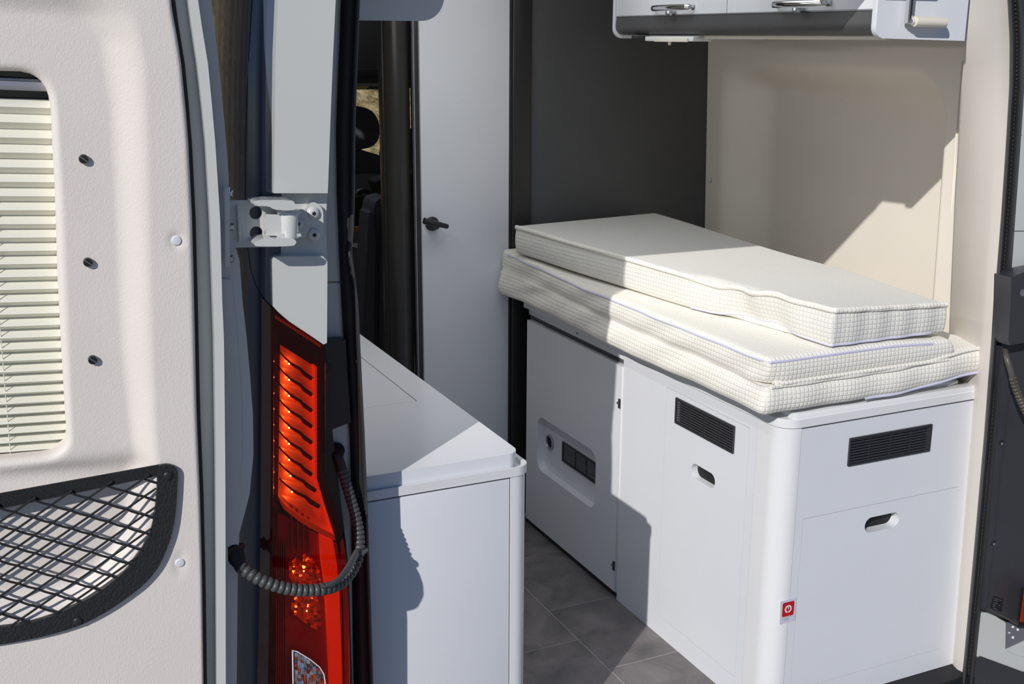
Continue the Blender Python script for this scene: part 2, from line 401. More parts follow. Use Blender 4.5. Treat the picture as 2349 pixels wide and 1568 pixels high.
# dark door frame between aisle and bathroom door
fr_ = kstruct(thing('trim_3', None, None, (1.1, 3.15, 0)))
tube('column', [(Xa(931), 3.20, -.0), (Xa(931), 3.20, 1.95)], .037, M['dgrey2'], fr_, n=24)
box('jamb', (Xa(958.5), 3.155, 0), (Xa(968), 3.19, 1.95), M['black'], fr_, bev=.002)
box('bright_edge', (Xa(956.6), 3.153, 0), (Xa(958.3), 3.17, 1.95), M['alu'], fr_, bev=.0005)
box('rear_strip', (Xa(936), 3.22, 0), (Xa(962), 3.25, 1.95), M['black'], fr_, bev=.003)
box('rear_strip', (Xa(902), 3.21, 0), (Xa(912), 3.25, 1.95), M['dgrey2'], fr_, bev=.003)

# moulded right wall behind the bed, with shallow recess
def wall_base(y, z): return 2.098+(y-2.0)/1.15*.075+(1.5-z)*.035
def wall_fn(s, t):
    y = lerp(3.165, 1.992, s); z = lerp(.62, 1.60, t)
    a = sstep(3.09, 2.90, y); cy, cz, R_ = 2.19, 1.29, .10
    if y < cy and z > cz:
        q = math.hypot(cy-y, z-cz); w_ = lerp(.016, .045, math.atan2(z-cz, max(1e-6, cy-y))/(pi/2)); m_ = sstep(R_+w_, R_-w_, q)
    elif z > cz: m_ = sstep(cz+R_+.045, cz+R_-.045, z)
    else: m_ = sstep(cy-R_-.016, cy-R_+.016, y)
    r = a*m_
    return V((wall_base(y, z)+.092*r, y, z))
wr = kstruct(grid('wall_right', wall_fn, 220, 110, M['beige'], smooth=70, thick=(.02, 0, 0)))
for px, py in ((1627, 412),):
    q = at_x(px, py, wall_base(3.1, 1.2)); lathe('trim_clip', [(.007, 0), (.0065, .003), (.003, .0045)], (q.x+.002, q.y, q.z), (-1, 0, 0), M['clip'], wr, 16)

# beige trim of the right rear pillar
TL = [(-80, 2217), (0, 2217), (120, 2213), (200, 2205), (450, 2190), (680, 2180), (900, 2172), (1300, 2150), (1700, 2130)]
SL = [(-120, 2303), (0, 2311), (90, 2316), (200, 2315), (350, 2306), (500, 2296), (750, 2276), (1000, 2257), (1250, 2235), (1500, 2212), (1700, 2192)]
SR = [(-120, 2342), (0, 2348), (90, 2353), (200, 2350), (350, 2340), (500, 2329), (750, 2312), (1000, 2291), (1250, 2268), (1500, 2241), (1700, 2222)]
def trim_fn(s, t):
    z = lerp(-.05, 1.62, t)
    def yz(tab, y):
        py = 784
        for _ in range(12):
            q = at_y(interp(tab, py), py, y); py -= (z-q.z)*1300
        return at_y(interp(tab, py), py, y)
    a, b = yz(TL, interp([(.95, 1.99), (1.15, 1.96), (1.35, 1.90), (1.5, 1.825), (1.7, 1.815)], z)), yz(SL, 1.79)
    q = a.lerp(b, s); q.x += -.012*math.sin(pi*s)+.012*sstep(.85, 1, s)
    return q+V((0, 0, 0))
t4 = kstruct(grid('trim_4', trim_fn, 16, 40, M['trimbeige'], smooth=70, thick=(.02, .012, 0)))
for px, py in ((2281, 89), (2269, 440)):
    y_ = 1.85
    for _ in range(20):
        q = at_y(px, py, y_); ss = (px-interp(TL, py))/(interp(SL, py)-interp(TL, py))
        y_ = lerp(interp([(.95, 1.99), (1.15, 1.96), (1.35, 1.90), (1.5, 1.825), (1.7, 1.815)], q.z), 1.79, ss)
    q = q+V((.002, .005, 0)); lathe('trim_clip', [(.0068, -.02), (.0068, .001), (.0055, .003), (.002, .0038)], q, (-.4, -.9, 0), M['clip'], t4, 18)
# raised seam bead between wall panel and pillar trim
kstruct(tube('trim_5', [at_y(2207, 140, 2.03), at_y(2198, 250, 2.03), at_y(2184, 450, 2.035), at_y(2170, 680, 2.04)], .0022, M['beige'], n=10))

# ------------------------------------------------------------------ van body
PL = [(-200, 642), (0, 637), (150, 631), (440, 629), (600, 628), (690, 627), (900, 626), (1300, 620), (1800, 610)]   # outer rear corner
PR = [(-200, 782), (0, 770), (150, 763), (300, 757), (430, 753), (480, 748), (560, 748), (600, 752), (780, 750)]
body = thing('van_body', 'white painted rear end of the camper van around the open doorway', 'van', (1.3, 1.74, -.6))
def edge_px(z, y, tab):
    py = 784
    for _ in range(12):
        q = at_y(interp(tab, py), py, y); py -= (z-q.z)*1500
    return q
ZR = [-.55+.05*i for i in range(51)]
XE = {round(z, 3): edge_px(z, 1.74, PL).x for z in ZR}
def xe(z):
    z = min(max(z, -.55), 1.95); i = min(49, int((z+.55)/.05)); a, b = XE[round(ZR[i], 3)], XE[round(ZR[i+1], 3)]
    return lerp(a, b, (z-ZR[i])/.05)
def flank_x(y, z):
    if y < 1.90: return xe(z)-.06*math.sqrt(max(0, 1-((1.90-y)/.16)**2))
    return xe(z)-.06-.015*(y-1.9)
def on_flank(px, py):
    d = ray(px, py); lo, hi = 1.741, 2.6
    f = lambda y: (EYE+d*(y/d.y)).x-flank_x(y, (EYE+d*(y/d.y)).z)
    for _ in range(40):
        m = (lo+hi)/2
        if f(m) < 0: lo = m     # ray still outside (left of) the flank
        else: hi = m
    return EYE+d*(lo/d.y)
def flank_fn(s, t):
    z = lerp(-.55, 1.95, t)
    if s < .5: th = pi/2*(s/.5); return V((xe(z)-.06*math.sin(th), 1.90-.16*math.cos(th), z))
    y = 1.9+(s-.5)*8.6; return V((flank_x(y, z), y, z))
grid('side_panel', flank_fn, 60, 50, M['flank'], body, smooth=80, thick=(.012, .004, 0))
seam = [(579, -20), (572, 100), (566, 220), (563, 330), (562, 440), (566, 550), (574, 615), (587, 655), (600, 678), (614, 697), (629, 712)]
tube('panel_seam', [on_flank(a, b)+V((.001, 0, 0)) for a, b in seam], .0014, M['seam'], body, n=6)
# rear-facing pillar: raised blocks above and below the hinge pocket
def pill(a, b, cut=None):
    ys = [a+(b-a)*i/6 for i in range(7)]
    l = [(interp(PL, y), y) for y in ys]; r = [(interp(PR, y), y) for y in ys]
    return l, r
l, r = pill(-190, 432); bl = l[:-1]+[(629, 428), (640, 445), (744, 446)]+r[::-1]
slab('rear_pillar', l[:-1]+[(628, 443), (752, 443)]+r[::-1][1:], 1.722, .05, M['body'], body, bev=.0125, seg=6)
slab('rear_pillar', [(625, 596), (634, 588), (742, 588), (751, 600), (751, 640), (750, 786), (742, 790), (700, 764), (660, 737), (640, 718), (627, 703)], 1.722, .05, M['body'], body, bev=.008, seg=4)
l, r = pill(425, 620)
slab('hinge_pocket', l+r[::-1], 1.745, .03, M['body'], body, bev=.003)
slab('pillar_base', [(628, 700), (748, 780), (752, 900), (800, 1300), (812, 1700), (600, 1700), (622, 1000)], 1.775, .02, M['housing'], body, bev=0)
# shaded channel between pillar and seal
slab('door_channel', [(752, -190), (790, -190), (784, 0), (775, 160), (770, 300), (772, 450), (777, 560), (780, 645), (750, 645), (742, 560), (745, 450), (755, 300)], 1.80, .012, M['body'], body, bev=.001)
slab('door_channel', [(745, 649), (780, 649), (786, 780), (800, 990), (806, 1200), (812, 1700), (740, 1700), (742, 900)], 1.80, .012, M['body'], body, bev=.001)
# roof and header over the opening, floor edge, right-hand pillar skin
box('roof_header', (.40, 1.76, 1.648), (2.25, 1.82, 2.02), M['body'], body, bev=.004)
box('header_lip', (1.595, 1.762, 1.60), (1.735, 1.80, 1.650), M['black'], body, bev=.004)
box('header_lip', (1.41, 1.765, 1.632), (1.44, 1.79, 1.650), M['black'], body, bev=.003)
box('header_lip', (1.28, 1.765, 1.636), (1.31, 1.79, 1.650), M['black'], body, bev=.003)
box('roof', (.34, 1.76, 2.0), (2.30, 6.2, 2.06), M['body'], body, bev=.01)
box('side_panel', (2.30, 1.86, -.5), (2.33, 6.0, 2.02), M['body'], body, bev=.003)
box('sill_beam', (.45, 1.74, -.30), (2.2, 1.80, -.07), M['body'], body, bev=.006)
box('headliner', (.46, 4.75, at_y(860, 200, 4.9).z), (2.29, 5.9, 1.955), M['cab'], body, bev=.02)
box('headliner_rib', (.46, 4.70, at_y(860, 178, 4.7).z), (2.3, 4.75, at_y(860, 158, 4.7).z), M['black'], body, bev=.004)
box('dashboard', (.46, 5.75, .2), (2.3, 6.1, .72), M['cab'], body, bev=.03)
box('windscreen', (.46, 6.0, .7), (2.3, 6.01, 1.9), M['glass'], body, bev=0)
# black rubber seal around the doorway
LI = [(-150, 831), (0, 826), (150, 820), (300, 815), (450, 814), (520, 812), (590, 806), (640, 815), (700, 822), (780, 826), (900, 832), (1000, 837), (1100, 841), (1200, 845), (1350, 850), (1568, 857), (1750, 862)]
LO = [(-150, 786), (0, 780), (150, 775), (300, 769), (450, 771), (600, 777), (780, 786), (900, 793), (1000, 800), (1200, 806), (1568, 812), (1750, 816)]
sealr = thing('door_seal', 'black rubber weather seal lining the rear doorway of the van', 'seal', (1.3, 1.785, -.1))
def sealL(s, t):
    py = lerp(-140, 1700, t); a, b = interp(LO, py), interp(LI, py)
    prof = [(0, 1.812), (.06, 1.792), (.35, 1.784), (.60, 1.780), (.74, 1.776), (.78, 1.772), (.86, 1.770), (.90, 1.776), (.93, 1.776), (.97, 1.771), (1, 1.778), (1.0, 1.80), (.98, 1.86)]
    k = s*(len(prof)-1); i = min(int(k), len(prof)-2); f = k-i
    u = lerp(prof[i][0], prof[i+1][0], f); y = lerp(prof[i][1], prof[i+1][1], f)
    return at_y(lerp(a, b, u), py, y)
grid('seal_strip', sealL, 36, 60, M['rubber'], sealr, smooth=60)
lipL = [at_y(interp(LI, y)-4.5, y, 1.773) for y in range(-140, 1701, 60)]
tube('seal_lip', lipL, .0028, M['rubber_grey'], sealr, n=8)
tube('seal_lip', [p+V((.0045, .012, 0)) for p in lipL], .0026, M['rubber_grey'], sealr, n=8)
def sealRf(s, t):
    py = lerp(-110, 1690, t); a, b = interp(SL, py), interp(SR, py)
    prof = [(-.02, 1.83), (0, 1.79), (.10, 1.776), (.22, 1.772), (.34, 1.778), (.42, 1.792), (.5, 1.788), (.58, 1.778), (.70, 1.770), (.82, 1.772), (.92, 1.782), (1, 1.80), (1.0, 1.83)]
    k = s*(len(prof)-1); i = min(int(k), len(prof)-2); f = k-i
    u = lerp(prof[i][0], prof[i+1][0], f); y = lerp(prof[i][1], prof[i+1][1], f)
    return at_y(lerp(a, b, u), py, y)
grid('seal_strip', sealRf, 36, 60, M['rubber_grey'], sealr, smooth=60)
bm = bmesh.new()
for i in range(190):
    py = -100+i*9.4; q = at_y(lerp(interp(SL, py), interp(SR, py), .5), py, 1.7865)
    bm_box(bm, q-V((.0007, .0004, .0016)), q+V((.0007, .0022, .0016)))
o = from_bm('seal_stitching', bm, M['stitch'], sealr); o['kind'] = 'stuff'
box('seal_strip', (.58, 1.772, 1.626), (2.02, 1.80, 1.650), M['rubber'], sealr, bev=.006, seg=3)

# ================================================================== OUTSIDE
kstruct(box('ground', (-40, -40, -.70), (40, 40, -.62), M['ground'], bev=0))
def hill_fn(s, t):
    az = math.radians(lerp(-75, 75, s)); rr = 9+32*t
    z = -.70+7.2*sstep(0, .62, t)*(1-.12*math.sin(az*3))+.25*math.sin(az*17+t*9)*t+.2*math.sin(az*41+2)*t
    return V((1+rr*math.sin(az), 3+rr*math.cos(az), z))
kstruct(grid('hillside', hill_fn, 120, 40, M['hill'], smooth=80))
# ================================================================== BED CABINET
FLf = Frame((XC, 0, 0), Y_, Z_, -X_); FRr = Frame((0, YC, 0), X_, Z_, -Y_)
def grille(fr, u0, u1, v0, v1, n, parent, nb=9, div=(.25, .5, .75), name='vent_grille'):
    w_ = .0035
    g = plate(name, fr, rrect(u0, u1, v0, v1, .0012, 2), [rrect(u0+w_, u1-w_, v0+w_, v1-w_, .001, 1)], n, n+.004, M['vent'], parent)
    bm = bmesh.new(); L = u1-u0-2*w_
    h = (v1-v0-2*w_)/nb
    ph = math.radians(28)
    for a, b, c, d in ((-L/2, L/2, -h*.36, h*.36),):
        for k in (-1, 1):
            pass
    f2 = Frame((0, 0, 0), fr.U, fr.V*math.cos(ph)-fr.N*math.sin(ph), fr.N*math.cos(ph)+fr.V*math.sin(ph))
    bm_box(bm, (-L/2, -h*.30, -.0008), (L/2, h*.30, .0008), .0003, 1, f2)
    bmesh.ops.recalc_face_normals(bm, faces=bm.faces)
    me = bpy.data.meshes.new('louver'); bm.to_mesh(me); bm.free()
    first = None
    for k in range(nb):
        c = fr.p((u0+u1)/2, v0+w_+h*(k+.5), n+.0005)
        if first is None: first = link('louver', me, M['vent'], g, c)
        else: dup(first, g, c)
    for d in div:
        u = lerp(u0, u1, d); box('divider', (u-.0009, v0+w_, n-.003), (u+.0009, v1-w_, n+.0022), M['black'], g, bev=0, fr=fr)
    box('vent_back', (u0+.001, v0+.001, n-.013), (u1-.001, v1-.001, n-.011), M['seam'], g, bev=0, fr=fr)
    return g
def handhole(fr, u0, u1, v0, v1): return rrect(u0, u1, v0, v1, (v1-v0)*.499, 8)

bed = thing('bed_cabinet', 'tall white bed-base cabinet under the folded mattresses with two black vents', 'cabinet', (1.5, YC, 0))
# left (aisle) side: fixed panel with a flush access panel
plate('groove_back', FLf, rrect(1.94, 2.305, .045, .685, .001, 1), [rrect(1.965, 2.28, .068, .66, .001, 1)], -.0165, -.0142, M['groove'], bed)
ap = rrect(1.955, 2.290, .058, .670, .001, 1)
plate('side_panel', FLf, [(1.928, 0), (2.500, 0), (2.500, .7), (1.928, .7)], [rrect(1.9538, 2.2912, .0568, .6712, .0015, 1)], -.014, 0, M['white'], bed)
hL0, hL1 = at_x(1586, 1074, XC), at_x(1640, 1108, XC); hz = (hL0.z+hL1.z)/2
hh = handhole(FLf, hL1.y, hL0.y, hz-.018, hz+.018)
ventL = (2.006, 2.2455, .594, .659)
acc = plate('access_panel', FLf, ap, [hh, rrect(ventL[0]+.001, ventL[1]-.001, ventL[2]+.001, ventL[3]-.001, .001, 1)], -.013, 0, M['white'], bed)
plate('hand_hole_lining', FLf, [(a, b) for a, b in handhole(FLf, hL1.y-.002, hL0.y+.002, hz-.020, hz+.020)], [hh], -.018, -.0131, M['white_edge'], acc)
box('hand_hole_back', (hL1.y-.004, hz-.024, -.022), (hL0.y+.004, hz+.024, -.0182), M['seam'], acc, bev=0, fr=FLf)
grille(FLf, *ventL, .0005, bed)
# rounded corner post
arc = [(1.545-.045*math.cos(a), 1.884-.045*math.sin(a)) for a in [pi/2*i/12 for i in range(13)]]
post = [V((1.5, 1.9265, 0))]+[V((a, b, 0)) for a, b in arc]+[V((1.5478, YC, 0)), V((1.5478, 1.853, 0)), V((1.53, 1.86, 0)), V((1.516, 1.9265, 0))]
prism('corner_post', post, (0, 0, .7), M['white_edge'], bed, bev=0)
# rear face
ventR = (1.680, 1.9175, .594, .6588)
box('joint_shadow', (1.546, .0, -.012), (1.552, .7, -.0105), M['darkgap'], bed, bev=0, fr=FRr)  # dark strip set into the joint
plate('rear_panel', FRr, [(1.5494, .014), (2.071, .014), (2.071, .6985), (1.5494, .6985)], [rrect(1.5693, 2.0262, .0663, .4884, .0015, 1), rrect(ventR[0]+.001, ventR[1]-.001, ventR[2]+.001, ventR[3]-.001, .001, 1)], -.014, -.0005, M['white'], bed)
plate('groove_back', FRr, rrect(1.56, 2.036, .056, .498, .001, 1), [rrect(1.58, 2.015, .077, .478, .001, 1)], -.0165, -.0143, M['groove'], bed)
hR0, hR1 = at_y(1984, 1207, YC), at_y(2063, 1189, YC); hz2 = (hR0.z+hR1.z)/2
hh2 = handhole(FRr, hR0.x, hR1.x, hz2-.0185, hz2+.0185)
acr = plate('access_panel', FRr, rrect(1.5705, 2.025, .0675, .4872, .001, 1), [hh2], -.013, -.0005, M['white'], bed)
plate('hand_hole_lining', FRr, handhole(FRr, hR0.x-.002, hR1.x+.002, hz2-.0205, hz2+.0205), [hh2], -.026, -.0131, M['white_edge'], acr)
box('hand_hole_back', (hR0.x-.004, hz2-.024, -.030), (hR1.x+.004, hz2+.024, -.0262), M['seam'], acr, bev=0, fr=FRr)
grille(FRr, *ventR, 0, bed)
box('edge_strip', (2.0715, YC-.004, .014), (2.079, YC+.05, .724), M['white_edge'], bed, bev=.001)
# top board with rounded corner, lip and inner base board
plan = [V((1.498, 2.505, .702))]+[V((1.5435-.0455*math.cos(a), 1.8825-.0455*math.sin(a), .702)) for a in [pi/2*i/12 for i in range(13)]]+[V((2.071, 1.837, .702)), V((2.071, 3.10, .702)), V((1.498, 3.10, .702))]
prism('top_board', plan, (0, 0, .0195), M['white_edge'], bed, bev=.001, seg=1)
box('joint_shadow', (1.5494, YC-.0003, .6985), (2.071, YC+.01, .702), M['darkgap'], bed, bev=0)  # dark joint line under the top board
prism('front_lip', [(1.527, 1.8445, .7215), (1.539, 1.8385, .7215), (2.071, 1.8385, .7215), (2.071, 1.862, .7215), (1.527, 1.862, .7215)], (0, 0, .0125), M['white_edge'], bed, bev=.0015)
prism('base_board', [(a, b, .7215) for a, b in rrect(1.525, 2.022, 1.866, 3.09, .012, 4)], (0, 0, .019), M['white_edge'], bed, bev=.001)
box('carcass', (1.54, 1.875, .001), (2.06, 2.495, .70), M['darkgap'], bed, bev=0)

# sticker across the corner joint
st = thing('isolation_sticker', 'small sticker with red power symbol on the rounded cabinet corner', 'sticker', at_y(1807, 1430, YC-.001))
s0 = [at_y(a, b, YC-.0008) for a, b in ((1790.5, 1379.5), (1827, 1370), (1824, 1422), (1788.5, 1431))]
def quad(name, pts, n, m, parent, th=.0003, holes=[]):
    us = [(p.x, p.z) for p in pts]; return plate(name, FRr, us, holes, n, n+th, m, parent, smooth=0)
quad('film', s0, .0006, M['paper'], st)
rr_ = [at_y(a, b, YC) for a, b in ((1794.5, 1383), (1821.5, 1376), (1820, 1408), (1793.5, 1415))]
cx = sum(p.x for p in rr_)/4; cz = sum(p.z for p in rr_)/4; hw = (rr_[1].x-rr_[0].x)/2; hv = (rr_[0].z-rr_[3].z)/2
rs = plate('red_square', FRr, rrect(cx-hw, cx+hw, cz-hv, cz+hv, .004, 4), [], .0009, .0011, M['red'], st)
ring = lambda r1, r0, a0, a1: [(cx+r1*math.cos(a), cz+r1*math.sin(a)) for a in [a0+(a1-a0)*i/14 for i in range(15)]]+[(cx+r0*math.cos(a), cz+r0*math.sin(a)) for a in [a1+(a0-a1)*i/14 for i in range(15)]]
for a0, a1 in ((math.radians(100), math.radians(262)), (math.radians(-82), math.radians(80))):
    plate('power_symbol', FRr, ring(hw*.58, hw*.36, a0, a1), [], .0011, .0013, M['signwhite'], rs)
plate('power_symbol', FRr, [(cx-.0008, cz-.001), (cx+.0008, cz-.001), (cx+.0008, cz+hw*.62), (cx-.0008, cz+hw*.62)], [], .0013, .0014, M['signwhite'], rs)
for k, (a, b) in enumerate(((.2, .98), (.0, .62), (.28, .6))):
    c = at_y(1806, 1413.5+3.2*k, YC); wv = hw*2*(b-a)
    bm = bmesh.new(); n_ = 9
    for i in range(n_):
        u = cx-hw+hw*2*lerp(a, b, i/n_); bm_plate(bm, FRr, [(u, c.z-.0004), (u+wv/n_*.72, c.z-.0004), (u+wv/n_*.72, c.z+.0004), (u, c.z+.0004)], [], .0009, .001)
    o = from_bm('caption_line', bm, M['ink'], st, smooth=0)

# ------------------------------------------------------------------ heater cabinet with niche door
hc = thing('heater_cabinet', 'white cabinet door with recessed niche holding duct and grille, past the bed-base panel', 'cabinet', (1.5, 2.5, 0))
FD = Frame((1.497, 0, 0), Y_, Z_, -X_)
u1 = at_x(1207.5, 960, 1.497).y; u0 = 2.508; vt = .668; vb = at_x(1418, 1364, 1.497).z
nu1, nu0 = at_x(1232.5, 1020, 1.497).y, at_x(1366, 1090, 1.497).y
nvt = (at_x(1244, 957, 1.497).z+at_x(1352, 1029, 1.497).z)/2; nvb = (at_x(1241, 1077, 1.497).z+at_x(1354, 1166, 1.497).z)/2
nh = rrect(nu0, nu1, nvb, nvt, .035, 8)
hdoor = plate('door', FD, [(u0, vb), (u1, vb), (u1, vt), (u0, vt)], [nh], -.017, 0, M['white'], hc)
plate('niche', FD, rrect(nu0-.004, nu1+.004, nvb-.004, nvt+.004, .037, 8), [nh], -.0245, -.0171, M['white_edge'], hdoor)
box('niche_back', (nu0-.006, nvb-.006, -.030), (nu1+.006, nvt+.006, -.0247), M['white'], hdoor, bev=0, fr=FD)
XN = 1.497+.0247; dc = at_x(1263, 1013, XN)
ductp = lathe('duct_outlet', [(.0235, 0), (.0235, .006), (.020, .007), (.0185, .004), (.0185, .0005), (.001, .0005)], (XN, dc.y, dc.z), (-1, 0, 0), M['alu'], hdoor, 32)
lathe('duct_mouth', [(.0182, 0), (.0182, .0015), (.001, .0015)], (XN-.0002, dc.y, dc.z), (-1, 0, 0), M['seam'], hdoor, 24)
FN = Frame((XN-.0002, 0, 0), Y_, Z_, -X_)
g0, g1 = at_x(1292.5, 1030, XN), at_x(1366, 1080, XN)
gt, gb = at_x(1292.5, 1010.5, XN).z, at_x(1292.5, 1056, XN).z
grille(FN, g1.y-.012, g0.y, gb, gt, .001, hc, nb=8, div=(.3, .62))
for px, py in ((1421, 925), (1408, 1297)):
    q = at_x(px, py, 1.496)
    h_ = box('hinge_plate', (1.4935, q.y-.004, q.z-.013), (1.497, q.y+.004, q.z+.013), M['black'], hdoor, bev=.0007)
    box('hinge_pin', (1.4925, q.y, q.z-.003), (1.4965, q.y+.010, q.z+.003), M['steel'], hdoor, bev=.001)
box('door_edge', (2.501, vb, -.016), (2.5065, vt, -.001), M['white_edge'], hc, bev=.0005, fr=FD)
box('front_rail', (1.509, 2.502, .682), (1.522, 3.085, .7015), M['white'], hc, bev=.0005)
box('top_gap', (1.515, 2.502, .664), (1.52, 3.085, .682), M['darkgap'], hc, bev=0)
lathe('cable_hole', [(.004, 0), (.004, .0006), (.001, .0006)], (1.509, at_x(1324, 763, 1.509).y, at_x(1324, 763, 1.509).z), (-1, 0, 0), M['seam'], hc, 12)
box('kick_board', (1.506, 2.502, 0), (1.516, 3.09, .035), M['black'], hc, bev=0)
kstruct(box('trim_6', (1.08, 1.775, -.12), (2.085, 1.872, .0135), M['sill'], bev=.012, seg=4))

# ================================================================== KITCHEN
kt = thing('kitchen_cabinet', 'low white kitchen cabinet with rounded rear corner left of the aisle', 'cabinet', (.905, YC, 0))
XK = .905
arcK = [(XK-.03+.03*math.sin(a), YC+.03-.03*math.cos(a)) for a in [pi/2*i/10 for i in range(11)]]
kL = at_y(868, 1144.8, YC).x; kR = at_y(1170.4, 1092.3, YC).x
box('rear_panel', (.50, YC+.0005, -.02), (kR-.001, YC+.016, .697), M['white'], kt, bev=.001)
prism('corner_post', [V((kR+.0012, YC, -.02))]+[V((a, b, -.02)) for a, b in arcK]+[V((XK, 1.905, -.02)), V((XK-.012, 1.905, -.02)), V((kR+.0012, YC+.02, -.02))], (0, 0, .721), M['white_edge'], kt, bev=0)
box('joint_shadow', (.50, YC+.004, .6965), (kR, YC+.012, .7015), M['darkgap'], kt, bev=0)  # dark joint line below the worktop
box('side_panel', (XK-.016, 1.906, -.02), (XK-.0005, 3.06, .70), M['white'], kt, bev=.001)
box('carcass', (.47, 1.86, 0), (XK-.02, 3.06, .69), M['darkgap'], kt, bev=0)
wt = thing('worktop', 'white worktop slab set in a raised rim on the low kitchen cabinet', 'worktop', (.8, 2.4, .701))
rim = [V((.47, YC-.002, .7012))]+[V((XK-.028+.031*math.sin(a), YC+.029-.031*math.cos(a), .7012)) for a in [pi/2*i/10 for i in range(11)]]+[V((XK+.003, 3.05, .7012)), V((.47, 3.05, .7012))]
FT = Frame((0, 0, 0), X_, Y_, Z_)
prism('rim_base', rim, (0, 0, .008), M['white_edge'], wt, bev=0)
inner = [(.50, YC+.003)]+[(XK-.032+.026*math.sin(a), YC+.034-.031*math.cos(a)) for a in [pi/2*i/10 for i in range(11)]]+[(XK-.006, 3.045), (.50, 3.045)]
plate('rim', FT, [(p.x, p.y) for p in rim], [inner], .7093, .7185, M['white_edge'], wt)
top = [(.515, YC+.006)]+[(XK-.042+.025*math.sin(a), YC+.036-.030*math.cos(a)) for a in [pi/2*i/10 for i in range(11)]]+[(XK-.017, 3.04), (.515, 3.04)]
ha, hb, hcn = at_z(957, 919, .745), at_z(831, 935.5, .745), at_z(825, 815, .745)
hl = rrect(.53, ha.x, ha.y, 2.62, .002, 2)
sl_ = plate('slab', FT, top, [hl], .7095, .745, M['white_gloss'], wt)
plate('hatch_lid', FT, rrect(.532, ha.x-.0022, ha.y+.0012, 2.618, .002, 2), [], .7300, .7449, M['white_gloss'], wt)
plate('hatch_gap', FT, rrect(.52, ha.x+.005, ha.y-.005, 2.63, .002, 2), [], .7200, .7290, M['groove'], wt)

# ================================================================== MATTRESSES
def mattress(name, label, plan4, z0, z1, rad, m, shape, nx=46, ny=120, nz=10, group=None, square=None, parent=None):
    bm = bmesh.new(); vert = {}
    sx, sy, sz = .5, 1.28, z1-z0
    def ax(n, s):     # samples along an axis, denser in the rounded ends
        k = 4; o = [rad*(1-math.cos(pi/2*i/k)) for i in range(k)]; mid = [lerp(rad, s-rad, i/(n-1)) for i in range(n)]
        return o+mid+[s-q for q in o[::-1]]
    A, B, D = ax(nx, sx), ax(ny, sy), ax(max(3, nz-6), sz)
    def put(i, j, k):
        if (i, j, k) in vert: return vert[(i, j, k)]
        p = V((A[i], B[j], D[k])); q = V((min(max(p.x, rad), sx-rad), min(max(p.y, rad), sy-rad), min(max(p.z, rad), sz-rad)))
        if square == 'top' and p.x < rad*1.01 and p.z > sz/2: q.z = p.z
        if square == 'bottom' and p.x < rad*1.01 and p.z < sz/2: q.z = p.z
        d = p-q
        if d.length > 1e-9: p = q+d.normalized()*rad
        u, v, t = p.x/sx, p.y/sy, p.z/sz
        a, b, c, e = [V((*k_, 0)) for k_ in plan4]; g = (a.lerp(b, u)).lerp(e.lerp(c, u), v)
        g.z = z0+p.z; g += shape(u, v, t, V((d.x, d.y, d.z)))
        vert[(i, j, k)] = bm.verts.new(g); return vert[(i, j, k)]
    I, J, K = len(A)-1, len(B)-1, len(D)-1
    for i in range(I):
        for j in range(J):
            for k in (0, K): bm.faces.new((put(i, j, k), put(i+1, j, k), put(i+1, j+1, k), put(i, j+1, k)))
    for k in range(K):
        for i in range(I):
            for j in (0, J): bm.faces.new((put(i, j, k), put(i+1, j, k), put(i+1, j, k+1), put(i, j, k+1)))
        for j in range(J):
            for i in (0, I): bm.faces.new((put(i, j, k), put(i, j+1, k), put(i, j+1, k+1), put(i, j, k+1)))
    if parent: return from_bm(name, bm, m, parent, smooth=75)
    t = thing(name, label, 'mattress', (plan4[0][0], plan4[0][1], z0), group)
    from_bm('cover', bm, m, t, smooth=75); return t
sn = math.sin
def sideL(u): return max(0, 1-u/.06)
def sideR(v): return max(0, 1-v/.03)
def fold_face(v, z):     # shared left (folded) face of both halves
    zc = .80+.02*v+.004*sn(v*9)
    o = -.010*math.exp(-((z-.83)/.035)**2)*sstep(1.05, .75, v)*.5-.009*math.exp(-((z-.765)/.03)**2)+.005*math.exp(-((z-zc)/.008)**2)
    o += .0022*sn(v*21+z*60)*sn(z*40+v*3)+.0014*sn(v*47+z*90)
    fold = math.exp(-((v-.88)/.07)**2)*math.exp(-((z-(.775+.25*(.88-v)))/.010)**2)
    return o+.006*fold-.010*sstep(.88, 1, v)*sstep(.86, .78, z)
def shp_bot(u, v, t, d):
    o = V((0, 0, 0)); L, R_ = sideL(u), sideR(v); z = lerp(.7415, .8065, t)
    o.z += .022*sstep(.5, 1, u)*sstep(.6, 0, v)-.006*L*(1-t); o.x += L*fold_face(v, z)
    o.y += R_*(-.006*sn(t*pi)+.002*sn(u*31)); o.z += .004*sn(v*9+.6)*L*(1-t)
    return o
def shp_mid(u, v, t, d):
    o = V((0, 0, 0)); L, R_ = sideL(u), sideR(v); z = lerp(.8065, .8675, t)
    o.x += L*fold_face(v, z); o.y += R_*(-.005*sn(t*pi))
    o.z += .012*sstep(.55, 1, v)*t-.010*sstep(.6, 1, u)*t*sstep(.4, 0, v)
    c = sstep(.10, 0, u)*sstep(.05, 0, v)*(1-t); o += V((.010, .012, .004))*c
    o.x += .012*sstep(.9, 1, u)*sstep(.2, 0, v)*sn(t*pi*1.2)
    return o
